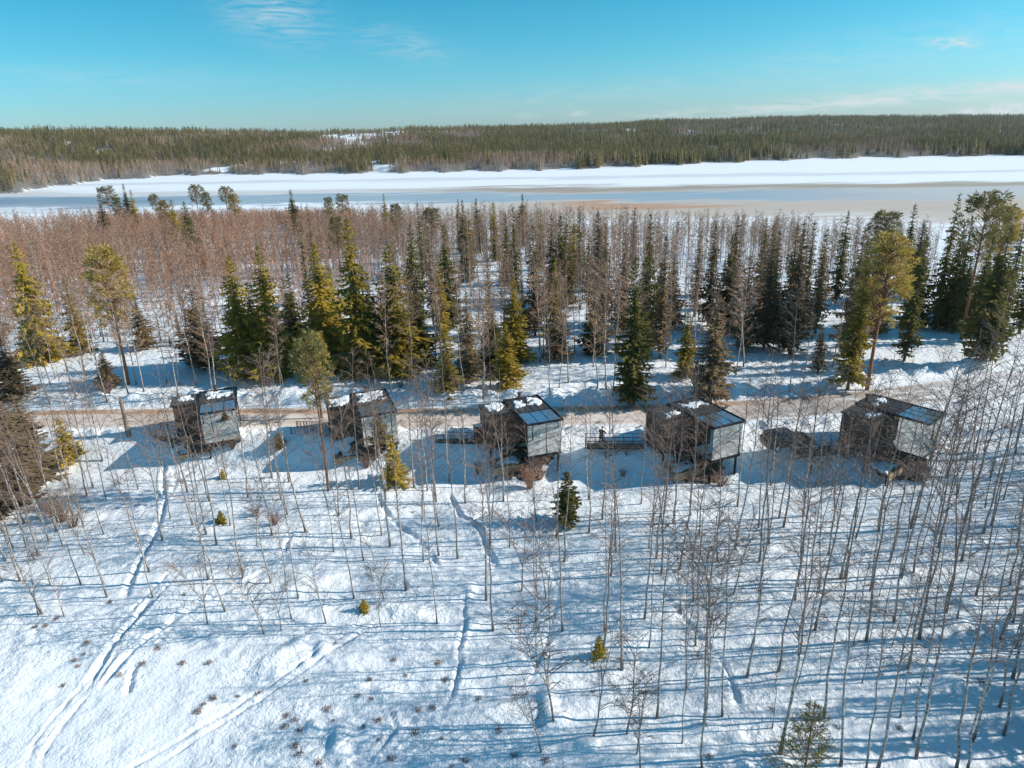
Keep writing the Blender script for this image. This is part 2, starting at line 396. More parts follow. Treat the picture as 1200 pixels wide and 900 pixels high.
def height(x, y, detail=True):
    x = np.asarray(x, float); y = np.asarray(y, float)
    h = base_h(x, y)
    if not detail: return h
    far = smooth((y - 75) / 60)
    h = h + .55 * fbm(x, y, 17.0, 3, 3) * (1 - .2 * far) + .17 * fbm(x, y, 4.2, 3, 8) + (.055 + .13 * smooth(fbm(x, y, 11, 2, 23) * 3)) * fbm(x, y, 1.1, 3, 21)
    rdx = np.abs(y - road_y(x))
    flat = smooth((rdx - 3.4) / 1.2)
    h = h * flat + base_h(x, y) * (1 - flat)
    # ploughed banks either side of the road
    bank = np.exp(-((y - road_y(x) - 5.6) / 1.25) ** 2) * (.75 + 1.0 * fbm(x, y, 1.5, 3, 5)) + np.exp(-((y - road_y(x) + 4.2) / .8) ** 2) * (.30 + .8 * fbm(x, y, 1.2, 3, 6))
    h = h + np.clip(bank, 0, 2) * smooth((rdx - 2.9) / 1.0)
    # tussock mounds
    tm = np.clip(fbm(x, y, 1.7, 2, 31) - .19, 0, 1) * .9 * smooth((50 - y) / 10) * smooth(fbm(x, y, 9, 2, 33) * 3 + .5)
    h = h + tm
    for pts, wd, dp in TR:
        P = np.array(pts); mk = (x > P[:, 0].min() - 1.5) & (x < P[:, 0].max() + 1.5) & (y > P[:, 1].min() - 1.5) & (y < P[:, 1].max() + 1.5)
        if not mk.any(): continue
        xx, yy = x[mk], y[mk]
        wob = .30 * vnoise(xx / .8, yy / .8, 77) + .5 * vnoise(xx / 2.6, yy / 2.6, 78)
        dmin = np.full(xx.shape, 9.0); al = np.zeros(xx.shape); run = 0.0
        for k in range(len(P) - 1):
            a, b_ = P[k], P[k + 1]; ab = b_ - a
            t = np.clip(((xx - a[0]) * ab[0] + (yy - a[1]) * ab[1]) / (ab @ ab), 0, 1)
            dk = np.hypot(xx - a[0] - t * ab[0], yy - a[1] - t * ab[1]); ln = float(np.hypot(*ab))
            al = np.where(dk < dmin, run + t * ln, al); dmin = np.minimum(dmin, dk); run += ln
        dmin = np.abs(dmin + wob * min(.5, wd * 1.3))
        fade = smooth(np.minimum(al, run - al) / min(2.2, run * .35)); steps = fade * np.clip(.75 + 1.1 * vnoise(xx / .5, yy / .5, 55) + .7 * vnoise(xx / 1.9, yy / 1.9, 56), 0, 1.3)
        h[mk] += -dp * steps * np.exp(-(dmin / wd) ** 4) + fade * dp * .3 * np.exp(-((dmin - wd * 1.7) / (wd * .5)) ** 2)
    return h
def hz(x, y):
    return float(height(np.array([x]), np.array([y]))[0])
def hz0(x, y):
    """height without fine noise where many are needed"""
    return height(np.asarray(x, float), np.asarray(y, float))

def grid_obj(name, xs, ys, hf, material, attr=None, uv=False):
    X, Y = np.meshgrid(xs, ys); Z = hf(X, Y)
    nx, ny = len(xs), len(ys)
    co = np.stack([X, Y, Z], -1).reshape(-1, 3)
    idx = np.arange(nx * ny).reshape(ny, nx)
    q = np.stack([idx[:-1, :-1], idx[:-1, 1:], idx[1:, 1:], idx[1:, :-1]], -1).reshape(-1, 4)
    me = bpy.data.meshes.new(name)
    me.vertices.add(len(co)); me.vertices.foreach_set('co', co.ravel())
    me.loops.add(q.size); me.loops.foreach_set('vertex_index', q.ravel().astype(np.int32))
    me.polygons.add(len(q)); me.polygons.foreach_set('loop_start', np.arange(0, q.size, 4, dtype=np.int32))
    me.polygons.foreach_set('use_smooth', np.ones(len(q), bool))
    me.update(calc_edges=True); me.materials.append(material)
    return link(name, me), co
xs = np.unique(np.concatenate([np.arange(-420, -62, 9), np.arange(-62, -48, .6), np.arange(-48, 48, .17), np.arange(48, 62, .6), np.arange(62, 430, 9)]))
ys = np.unique(np.concatenate([np.arange(-40, 18, 3.0), np.arange(18, 66, .17), np.arange(66, 80, .45), np.arange(80, 120, 1.4), np.arange(120, 330, 4.0)]))
o, _ = grid_obj('snowy_ground', xs, ys, height, M_SNOW); tag(o, kind='structure')
# road strip draped 3 cm above the flat road bed
xr = np.arange(-95, 95, 1.0); vs = []; fs = []; uvs = []
for i, x in enumerate(xr):
    for k in range(9):
        t = k / 8; y = road_y(x) - 3.1 + 6.2 * t
        vs.append((x, y, float(base_h(x, y)) + .02 + .015 * math.sin(k * 2.1 + x * .3))); uvs.append((x * .1, t))
for i in range(len(xr) - 1):
    for k in range(8):
        a = i * 9 + k; fs.append((a, a + 9, a + 10, a + 1))
me = bpy.data.meshes.new('road'); me.from_pydata(vs, [], [f[::-1] for f in fs]); me.materials.append(M_ROAD)
ul = me.uv_layers.new(name='uv')
for lp in me.loops: ul.data[lp.index].uv = uvs[lp.vertex_index]
tag(link('road', me), kind='structure')
# lake
LAKE_Z = -2.3
mb = MB(); mb.add([(-1400, 150, LAKE_Z), (1600, 150, LAKE_Z), (1600, 1000, LAKE_Z), (-1400, 1000, LAKE_Z)], [(0, 1, 2, 3)])
tag(link('lake', mb.mesh('lake', M_ICE)), kind='structure')
# far hills as a polar sheet
AZS = [-80, -46, -38, -35.5, -32, -30, -24, -15, -6, 0, 6, 14, 24, 34, 46, 80]
SHORE = [560, 580, 600, 612, 670, 730, 770, 670, 620, 600, 600, 635, 695, 720, 740, 740]
RIDGE = [1150, 1200, 1250, 1250, 1300, 1350, 1400, 1400, 1500, 1600, 1700, 1900, 2100, 2300, 2300, 2300]
TOPPX = [(-80, 147), (-38, 149), (-30, 149), (-24, 150), (-15, 151), (-6, 147), (0, 147), (6, 144), (14, 139), (20, 136), (27, 134), (34, 134), (46, 134), (80, 134)]
def top_height(a):
    """terrain height of the ridge from its elevation angle"""
    ypx = np.interp(a, [q[0] for q in TOPPX], [q[1] for q in TOPPX])
    hor = H0 / 2 - 298 - (np.tan(np.radians(a)) * 862) * math.tan(ROLL)     # horizon row at that azimuth
    ang = (hor - ypx) / 862 * np.cos(np.radians(a))
    return CZ + ang * np.interp(a, AZS, RIDGE) - 11
def hill(x, y):
    a = np.degrees(np.arctan2(x, y)); r = np.hypot(x, y)
    s0 = np.interp(a, AZS, SHORE) + 14 * np.sin(a * 1.7) + 8 * np.sin(a * 4.1); r1 = np.interp(a, AZS, RIDGE)
    t = (r - s0) / (r1 - s0)
    hgt = -2.6 + 2.2 * smooth((r - s0) / 45) + (top_height(a)) * np.where(t < 1, np.sin(np.clip(t, 0, 1) * math.pi / 2) ** 1.15, 1) * (t > 0)
    hgt = hgt + (fbm(x, y, 160, 3, 41) * 9) * smooth(t * 3) * smooth(1.4 - t)
    hgt = hgt - 120 * smooth((t - 1.05) / .9)
    return np.where(r < s0, -2.6 - .1 * np.clip(s0 - r, 0, 15), hgt)
azs = np.radians(np.arange(-78, 78.1, .35)); rr_ = np.concatenate([np.arange(525, 820, 3.5), np.arange(820, 3200, 28), [4000, 6000, 9000]])
A, RR = np.meshgrid(azs, rr_); X = RR * np.sin(A); Y = RR * np.cos(A); Z = hill(X, Y); Z[-3:, :] = -130
def clearing(x, y):
    a = np.degrees(np.arctan2(x, y)); r = np.hypot(x, y)
    h_ = hill(x, y) ; e = (CZ - h_) / r * 862
    n_ = vnoise(x / 60., y / 60., 91) * 5
    hor = 152 - np.tan(np.radians(a)) * 862 * math.tan(ROLL); ypx = hor + e
    w1 = fbm(x, y, 70, 4, 92); w2 = fbm(x, y, 45, 3, 93)
    u = (a + 11.2) / 3.6; v = (r - 1160) / 160; u2 = (a + 6.5) / 3.6; v2 = (r - 1330) / 60
    c1 = ((u * u + v * v + .9 * w1 < 1.2) | (u2 * u2 + v2 * v2 + .7 * w1 < .9)) & (w2 < .30)
    c2 = (np.abs(a + 30.2 + .004 * (r - 900)) < .12 + .4 * w2) & (r > 930) & (r < 1120)
    c3 = (np.abs(a + 9.6 + .01 * (r - 660)) < .8 + 1.6 * w2) & (r > 600) & (r < 760)
    c4 = (w1 + .6 * w2 > .52) & (r > 700)
    return c1 | c2 | c3 | c4
ny, nx = A.shape; idx = np.arange(nx * ny).reshape(ny, nx)
q = np.stack([idx[:-1, :-1], idx[:-1, 1:], idx[1:, 1:], idx[1:, :-1]], -1).reshape(-1, 4)
me = bpy.data.meshes.new('far_hills'); me.from_pydata(np.stack([X, Y, Z], -1).reshape(-1, 3).tolist(), [], q.tolist())
me.polygons.foreach_set('use_smooth', [True] * len(me.polygons)); me.materials.append(M_HILL)
at = me.attributes.new('open', 'FLOAT', 'POINT')
a_ = np.degrees(A); s0_ = np.interp(a_, AZS, SHORE) + 14 * np.sin(a_ * 1.7) + 8 * np.sin(a_ * 4.1)
op = np.clip(clearing(X, Y) * 1.0 + (RR < s0_ + 5), 0, 1); at.data.foreach_set('value', op.ravel().astype(np.float32))
tag(link('far_hills', me), kind='structure')

# ------------------------------------------------------------------ tree prototypes (meshes only)
def birch_proto(seed, h=13.0, crown_from=.42, nprim=26, spread=1.5, r0=.085, tw=.011, forked=False, sub=4, subsub=3, low=3, rise_k=1.0):
    rd = random.Random(seed); T = MB(); B = MB()
    def stem(x0, y0, z0, hh, r, dx, dy, n=9):
        pts = []; px_, py_ = x0, y0
        for i in range(n + 1):
            t = i / n; px_ += rd.uniform(-.12, .12) * (hh / 13) + dx / n; py_ += rd.uniform(-.12, .12) * (hh / 13) + dy / n
            if i == 0: px_, py_ = x0, y0
            pts.append(Vector((px_, py_, z0 + hh * t)))
        rad = [r * (1.0 if i else 1.35) * (1 - .93 * (i / n) ** .9) + .006 for i in range(n + 1)]
        T.tube(pts, rad, 6); return pts, rad
    stems = [stem(0, 0, -.5, h + .5, r0, rd.uniform(-.5, .5), rd.uniform(-.5, .5))]
    if forked:
        p_ = stems[0][0][3]; stems.append(stem(p_.x, p_.y, p_.z, h * .62, r0 * .6, rd.choice([-1, 1]) * rd.uniform(.9, 1.6), rd.uniform(-.8, .8)))
    for pts, rad in stems:
        z0, z1 = pts[0].z, pts[-1].z; n = len(pts) - 1
        def at_(t):
            k = min(int(t * n), n - 1); f = t * n - k; return pts[k].lerp(pts[k + 1], f), rad[k] * (1 - f) + rad[k + 1] * f
        for i in range(nprim + low):
            if i < nprim: t = crown_from + (1 - crown_from) * (i + rd.random()) / nprim * .98
            else: t = rd.uniform(.18, crown_from)
            p0, r_ = at_(t); a = rd.uniform(0, 2 * math.pi)
            u = (t - crown_from) / (1 - crown_from)
            L = spread * (.45 + 1.0 * math.sin(math.pi * min(max(u * .8 + .2, 0), 1))) * rd.uniform(.6, 1.15) if i < nprim else rd.uniform(.4, 1.0)
            rise = rd.uniform(.7, 1.5) * rise_k
            d = Vector((math.cos(a), math.sin(a), rise)).normalized()
            mid = p0 + d * L * .55; end = p0 + d * L + Vector((math.cos(a), math.sin(a), -.2)) * L * .18
            B.tube([p0, mid, end], [min(r_ * .5, .028), .014, .006], 3, cap=False)
            for k in range(sub if i < nprim else 2):
                f = rd.uniform(.3, 1.0); q0 = p0.lerp(mid, f * 2) if f < .5 else mid.lerp(end, f * 2 - 1)
                a2 = a + rd.uniform(-1.3, 1.3); d2 = Vector((math.cos(a2), math.sin(a2), rd.uniform(.1, 1.2))).normalized()
                L2 = L * rd.uniform(.3, .6); q1 = q0 + d2 * L2
                B.ribbon(q0, q1, tw, rd)
                for j in range(subsub):
                    g0 = q0.lerp(q1, rd.uniform(.3, 1)); a3 = a2 + rd.uniform(-1.2, 1.2)
                    B.ribbon(g0, g0 + Vector((math.cos(a3), math.sin(a3), rd.uniform(-.5, .8))).normalized() * L2 * rd.uniform(.4, .8), tw * .75, rd)
    return T, B
def spruce_proto(seed, h=16.0, rbase=2.0, levels=34, low=.06, droop=.35, sparse=1.0, shape=.85):
    rd = random.Random(seed); T = MB(); F = MB()
    T.tube([(0, 0, -.6), (.02, .0, h * .3), (0, .02, h * .7), (0, 0, h)], [h * .013, h * .010, h * .006, .01], 6)
    for lv in range(levels):
        t = low + (1 - low) * (lv / levels) ** 1.0
        z = h * t; rad = rbase * (1 - t) ** shape * (1 if t > low + .1 else .8) + .12
        nb = max(4, int((9 if t < .8 else 6) * sparse))
        off = rd.uniform(0, 6.28)
        for k in range(nb):
            if rd.random() > .93: continue
            a = off + 6.283 * k / nb + rd.uniform(-.25, .25); L = rad * rd.uniform(.62, 1.15) * (1 + .22 * math.sin(a * 2 + seed + z * .9) + .12 * math.sin(z * 2.3 + seed * 3))
            dz = -droop * L * rd.uniform(.6, 1.3) if t < .85 else L * .5
            d = Vector((math.cos(a), math.sin(a), 0)); sd_ = Vector((-d.y, d.x, 0))
            z_ = z + rd.uniform(-.5, .5) * h / levels
            p0 = Vector((0, 0, z_)); p1 = p0 + d * L * .55 + Vector((0, 0, dz * .55)); p2 = p0 + d * L + Vector((0, 0, dz * .8 + .05 * L))
            ns = 3 if L > 1.2 else 2
            wd = max(.17, L * .27)
            for j in range(ns):
                f0, f1 = j / ns * .95 + .05, (j + 1) / ns
                q0 = p0.lerp(p1, f0 * 2) if f0 < .5 else p1.lerp(p2, f0 * 2 - 1)
                q1 = p0.lerp(p1, f1 * 2) if f1 < .5 else p1.lerp(p2, f1 * 2 - 1)
                for sg in (-1, 1):
                    w_ = wd * rd.uniform(.7, 1.35) * (1.15 - .5 * f1)
                    tip = q1 + sd_ * sg * w_ + d * w_ * .5 + Vector((0, 0, -rd.uniform(.15, .6) * w_))
                    F.add([q0, q1 + d * .1, tip], [(0, 1, 2)])
                hang = q0.lerp(q1, .6) + Vector((rd.uniform(-.1, .1), rd.uniform(-.1, .1), -wd * rd.uniform(.6, 1.5)))
                F.add([q0, q1, hang], [(0, 1, 2)])
            tip2 = p2 + d * wd * .8
            F.add([p2 - sd_ * wd * .3, p2 + sd_ * wd * .3, tip2], [(0, 1, 2)])
    F.add([(-.1, 0, h - .7), (.1, 0, h - .7), (0, 0, h + .35)], [(0, 1, 2)]); F.add([(0, -.1, h - .7), (0, .1, h - .7), (0, 0, h + .3)], [(0, 1, 2)])
    return T, F
def pine_proto(seed, h=15.0, crown=.45, rc=1.9, n=70, tri=24):
    rd = random.Random(seed); T = MB(); F = MB()
    top = Vector((rd.uniform(-.4, .4), rd.uniform(-.4, .4), h * .97))
    pts = [Vector((0, 0, -.6)), Vector((rd.uniform(-.15, .15), 0, h * .3)), Vector((top.x * .5, top.y * .6, h * .65)), top]
    T.tube(pts, [h * .013, h * .010, h * .007, .02], 7)
    fine = max(1, int(tri / 10))
    for i in range(n):
        u = rd.random() ** .8; t = 1 - crown + crown * u; z = h * t
        base = pts[2].lerp(pts[3], (t - .65) / .32) if t > .65 else pts[1].lerp(pts[2], (t - .3) / .35)
        a = rd.uniform(0, 6.283); rad = rc * (math.sin(math.pi * min(.97, u * .82 + .12)) ** .7 + .1) * rd.uniform(.35, 1.05)
        c_ = Vector((base.x + math.cos(a) * rad, base.y + math.sin(a) * rad, z + rad * .28))
        T.tube([Vector((base.x, base.y, z - rad * .25)), base.lerp(c_, .5) + Vector((0, 0, -.05)) * 0 + Vector((0, 0, (z - base.z) * .5)), c_], [.05, .03, .012], 3, cap=False)
        cs = rd.uniform(.26, .52) * rc / 1.9
        for k in range(tri):
            d = Vector((rd.gauss(0, 1), rd.gauss(0, 1), rd.gauss(.25, .7))).normalized()
            p_ = c_ + d * cs * rd.uniform(.2, .9) ; q_ = p_ + (d + Vector((math.cos(a), math.sin(a), .5)) * .5) * cs * .55
            s_ = d.cross(Vector((rd.uniform(-1, 1), rd.uniform(-1, 1), rd.uniform(-1, 1)))).normalized() * cs * .15
            F.add([p_ - s_, p_ + s_, q_], [(0, 1, 2)])
    return T, F
def shrub_proto(seed, h=1.5, r=.9, n=60, tw=.012):
    rd = random.Random(seed); B = MB()
    for i in range(n):
        a = rd.uniform(0, 6.28); rr2 = r * rd.uniform(.2, 1); b0 = Vector((math.cos(a), math.sin(a), 0)) * .15 * rd.random()
        e = Vector((math.cos(a) * rr2, math.sin(a) * rr2, h * rd.uniform(.6, 1.1)))
        m_ = b0.lerp(e, .5) + Vector((0, 0, h * .08)); B.tube([b0 - Vector((0, 0, .2)), m_, e], [tw * 1.4, tw, tw * .4], 3, cap=False)
        for k in range(5):
            q0 = m_.lerp(e, rd.random()); a2 = rd.uniform(0, 6.28)
            B.ribbon(q0, q0 + Vector((math.cos(a2) * .35, math.sin(a2) * .35, rd.uniform(.1, .6))) * h * .35, tw * .6, rd)
    return B

BIRCH = []   # (trunk mesh, branches mesh, height)
for i in range(9):
    T, B = birch_proto(100 + i, 13.0, rng.uniform(.40, .55), 24, rng.uniform(1.0, 1.5), [.052, .066, .082][i % 3], .011, forked=(i in (2, 6)), sub=5, subsub=2, low=0)
    BIRCH.append((T.mesh('birch_trunk', M_BARK, True), B.mesh('birch_branches', M_TWIG), 13.0))
SMALLB = []
for i in range(4):
    T, B = birch_proto(150 + i, 6.0, .26, 22, 1.0, .045, .009, forked=(i in (1, 3)), sub=4, subsub=2, low=0)
    SMALLB.append((T.mesh('young_birch_trunk', M_BARK, True), B.mesh('young_birch_branches', M_TWIG), 6.0))
FORB = []    # background birches with fuller crowns
for i in range(6):
    T, B = birch_proto(200 + i, 14.0, .30, 36, 1.3, .085, .024, forked=(i == 3), sub=5, subsub=3, low=2)
    FORB.append((T.mesh('forest_birch_trunk', M_BARKW, True), B.mesh('forest_birch_branches', M_TWIG_MID), 14.0))
SPR = []     # trunk, crown, h
for i, (rb, lv, sh, mt, lowf, sp_) in enumerate([(2.9, 40, .80, M_SPR, .05, 1.25), (2.2, 38, .72, M_SPR, .07, 1.15), (1.7, 38, .7, M_SPRG, .08, 1.1), (2.5, 38, .82, M_SPRG, .05, 1.25), (2.2, 38, .8, M_SPRB, .08, 1.15), (1.6, 36, .75, M_SPRB, .10, 1.0)]):
    T, F = spruce_proto(300 + i, 16.0, rb, lv, lowf, rng.uniform(.25, .45), sp_, sh)
    SPR.append((T.mesh('spruce_trunk', M_TRUNK, True), F.mesh('spruce_crown', mt), 16.0))
YSPR = []
for i, mt in enumerate([M_SPRG, M_SPR]):
    T, F = spruce_proto(330 + i, 4.0, 1.1, 15, .05, .15, 1, .9)
    YSPR.append((T.mesh('sapling_trunk', M_TRUNK, True), F.mesh('sapling_crown', mt), 4.0))
PIN = []
for i, (cr, rc, mt, n_) in enumerate([(.58, 2.1, M_PINE, 150), (.45, 2.3, M_PINED, 80), (.78, 1.9, M_PINE, 140), (.58, 2.0, M_PINED, 130)]):
    T, F = pine_proto(400 + i, 15.0, cr, rc, int(n_ * 1.25), 34)
    PIN.append((T.mesh('pine_trunk', M_PINEBARK, True), F.mesh('pine_crown', mt), 15.0))

TREES = []   # registered for labels: dict(root, px, py, look, species)
def put_tree(name, proto, x, y, h, species, look='', lean=None, width=1.0, z=None, crown='crown', pix=None):
    T, C_, ph = proto
    sc = h / ph; zz = hz(x, y) if z is None else z
    lx, ly = lean if lean else (random.uniform(-2.2, 2.2), random.uniform(-2.2, 2.2))
    root = link(name, None, None, (x, y, zz), (R(lx), R(ly), random.uniform(0, 6.283)), (sc * width, sc * width, sc))
    link('trunk', T, root); link(crown, C_, root)
    q_ = project((x, y, zz))
    TREES.append(dict(o=root, px=pix[0] if pix else q_[0], py=pix[1] if pix else q_[1], sp=species, look=look, h=h, lean=math.hypot(lx, ly), y=y))
    return root

# ------------------------------------------------------------------ foreground birches: base points read from the photograph
FG = """122 547;162 575;136 571;125 586;122 627;109 571;102 581;81 571;86 604;191 636;220 579;200 609;226 617;242 627;254 640;291 585;270 617;246 590;66 622;56 632;40 655;
44 650;177 676;96 689;180 704;126 703;124 689 8;5 686;24 685;50 721;76 725 6;44 725 6;265 719;242 733 7;286 683;246 686;342 725;350 703;318 687;311 742 7;382 730 7;415 703;426 655;476 693;450 703 6;
447 733 5;512 730;496 655;569 701;578 736;319 562;339 566;359 625;330 587;319 629;397 605;412 630;390 645;337 605;421 575;447 626;457 639;485 572;495 607;501 575;511 587;
514 648;515 617;536 651;526 564;546 570;545 589;576 606;575 637;590 586;597 640;452 580;447 594;629 610;652 627;661 660;690 622;690 584;706 607;722 644;716 676;751 590;
769 651;775 675;779 600;789 612;796 670;765 610;820 625;810 602;841 660;861 641;864 592;889 617;890 656;627 726;629 776 10;642 799 11;651 845 9;636 874 6;694 859 8;706 765;709 740;659 737;729 781;735 856 8;
751 899 6;755 727;760 757;770 837 13;804 806;815 755;800 867 10;824 893 14;826 847;847 836;875 791;889 707;912 786;914 880;925 842 11;937 765;955 740;932 706;966 837 15;987 893 13;1015 754;1016 899 13;
1030 895 13;1047 731;1056 837 9;1064 786 16;1077 751 16;1071 860 14;1075 885 15;1121 899 15;1134 899 14;1141 862 14;1177 855 14;1172 825 15;1187 795 15;1172 750;1187 730;
904 566;901 635;918 617;913 606;941 604;955 570;977 610;990 680 15;985 680 15;1003 627;1030 622;1042 661;1055 681 16;1070 678 15;1088 690 15;1079 649;1067 618;1130 613;1126 662;1153 624;1162 615;1155 595;
1176 585;1186 547;1019 695;959 692;971 648;935 690;15 640;28 612;8 660;34 600;62 590;3 622;18 585;1143 700;1108 720;1100 642;1192 640;1183 690;1160 560;1140 545;1110 560;1122 580;800 720 8;812 705 9;830 735 8;858 700 7;640 700 7;610 690 8;905 850 6;1000 760 8;1010 800 7;1120 730 9;1170 700 8;1190 760 9;745 880 5;760 640 7;835 650 7;960 800 5;1045 760 7;1030 700 8;880 760 6;300 640 6;330 740 5;60 690 5;100 650 6;72 640 7;30 640 8;50 610 8"""
for ent in FG.replace('\n', '').split(';'):
    q = ent.split(); px_, py_ = float(q[0]), float(q[1])
    g_ = ground_at(px_, py_, -1.25 if py_ < 660 else -1.7)
    if len(q) > 2: h_ = float(q[2])
    else: h_ = random.uniform(12.5, 16) if px_ > 880 else random.uniform(11, 14.5)
    if h_ <= 9: proto = random.choice(SMALLB); look = 'short'
    else: proto = random.choice(BIRCH); look = 'slender'
    ln = (random.uniform(-2.5, 2.5), random.uniform(-3, 3))
    if px_ < 70: ln = (random.uniform(-3, 3), random.uniform(-6, 1))
    if look == 'slender' and proto in (BIRCH[2], BIRCH[6]): look = 'forked'
    if px_ > 900 and py_ > 600: proto = random.choice(BIRCH[1:9])
    put_tree('birch_tree', proto, g_.x, g_.y, h_, 'birch', look, ln, crown='branches')

# ------------------------------------------------------------------ conifers: (kind, base px, base py, top py, width scale)
def by_pixels(sp, proto, bx, by, ty, width=1.0, zg=.8, look='', tx=None, lean=None):
    g_ = ground_at(bx, by, zg)
    zg2 = hz(g_.x, g_.y); g_ = ground_at(bx, by, zg2)
    # height from the row of the top at that distance
    d = ray(bx if tx is None else tx, ty); t = g_.y / d.y; h_ = max(2.0, CZ + d.z * t - zg2)
    return put_tree(sp + '_tree', proto, g_.x, g_.y, h_, sp, look, lean or (random.uniform(-1, 1), random.uniform(-1, 1)), width * 16 / max(h_, 9) if h_ > 6 and sp == 'spruce' else width, zg2)
S = SPR
CON = [('s', 0, 55, 425, 281, 1.1, 'golden-green'), ('s', 1, 97, 415, 327, .8, 'slim golden-green'), ('s', 4, 172, 410, 342, .9, 'brownish'), ('s', 4, 240, 432, 339, 1.5, 'broad dark brown'),
       ('s', 0, 290, 440, 297, 1.15, 'tall dark'), ('s', 0, 325, 442, 285, 1.1, 'golden-green'), ('s', 5, 369, 400, 248, .75, 'narrow brown'), ('s', 0, 385, 432, 284, 1.25, 'broad golden-green'),
       ('s', 1, 398, 420, 312, .9, 'golden-green'), ('s', 0, 425, 440, 252, 1.15, 'tall golden-green'), ('s', 0, 468, 437, 284, 1.35, 'broad golden'), ('s', 3, 455, 440, 340, 1.1, 'dark'),
       ('s', 1, 520, 400, 297, .7, 'narrow golden-green'), ('s', 4, 550, 450, 340, .9, 'brownish green'), ('s', 1, 525, 463, 385, .9, 'small green'), ('s', 5, 575, 430, 300, .7, 'slim'),
       ('s', 0, 603, 425, 322, .8, 'green-gold'), ('s', 1, 596, 455, 380, 1.0, 'small yellow-green'), ('s', 1, 650, 410, 302, .85, 'golden-green'), ('s', 4, 655, 423, 362, 1.1, 'brown'),
       ('s', 3, 697, 415, 335, .9, 'green'), ('s', 2, 752, 420, 300, 1.0, 'tall dark green'), ('s', 3, 757, 405, 250, .7, 'tall narrow'), ('s', 3, 742, 470, 300, .95, 'tall dense dark'),
       ('s', 1, 803, 443, 365, .75, 'narrow green'), ('s', 3, 850, 390, 277, .9, 'dark green'), ('s', 4, 787, 385, 297, 1.0, 'brown'), ('s', 4, 773, 380, 302, .8, 'brownish'),
       ('s', 4, 832, 472, 345, 1.1, 'sparse brown-green'), ('s', 4, 895, 410, 275, 1.1, 'brown'), ('s', 4, 870, 412, 300, 1.0, 'dull brown'), ('s', 5, 885, 400, 290, 1.0, 'slim brown'),
       ('s', 4, 925, 415, 270, 1.2, 'broad brown'), ('s', 5, 940, 390, 258, .9, 'brown'), ('s', 5, 959, 370, 267, .9, 'grey-brown'), ('s', 5, 958, 437, 380, 1.0, 'small sparse brown'),
       ('s', 2, 979, 355, 247, 1.0, 'dark narrow'), ('s', 3, 1006, 358, 285, 1.0, 'dark green'), ('s', 1, 994, 452, 316, .9, 'yellowish'), ('s', 2, 1055, 350, 240, 1.0, 'dark green'),
       ('s', 2, 1067, 352, 263, 1.1, 'dark slim'), ('s', 3, 1069, 383, 277, 1.0, 'dense dark'), ('s', 2, 1093, 387, 227, .9, 'tall slim dark'), ('s', 2, 1116, 391, 258, .8, 'sparse dark'),
       ('s', 3, 1151, 391, 275, 1.05, 'broad dark green'), ('s', 2, 1177, 375, 262, 1.0, 'dark'), ('s', 2, 1194, 391, 262, 1.1, 'dark edge-of-frame'), ('s', 3, 1126, 370, 300, 1.0, 'dark background'),
       ('s', 3, 1101, 384, 355, .7, 'tiny dark'), ('s', 1, 1140, 388, 300, .9, 'brown-green'), ('s', 4, 0, 400, 350, 1.2, 'golden edge-of-frame'), ('s', 4, 22, 590, 440, 1.5, 'dense brown-green'),
       ('s', 5, 2, 605, 480, 1.9, 'dense brown'), ('s', 5, 45, 560, 462, 1.5, 'brown-green'), ('s', 4, 20, 470, 395, 1.3, 'brown'), ('s', 4, 128, 455, 412, 2.4, 'small brown bushy'),
       ('s', 5, 212, 400, 360, 1.0, 'small brown'), ('s', 2, 200, 405, 395, 1.2, 'tiny dark'), ('s', 3, 305, 425, 330, 1.0, 'dark'), ('s', 3, 350, 425, 320, .9, 'dark'), ('s', 4, 345, 415, 325, .8, 'brownish'),
       ('s', 3, 440, 425, 330, 1.0, 'dark'), ('s', 3, 495, 430, 350, 1.0, 'dark green'), ('s', 5, 508, 380, 265, .8, 'slim'), ('s', 3, 580, 440, 360, 1.0, 'dark'), ('s', 4, 614, 395, 335, .7, 'thin')]
for kd, pi, bx, by, ty, wd, lk in CON:
    by_pixels('spruce', S[pi], bx, by, ty, wd, look=lk)
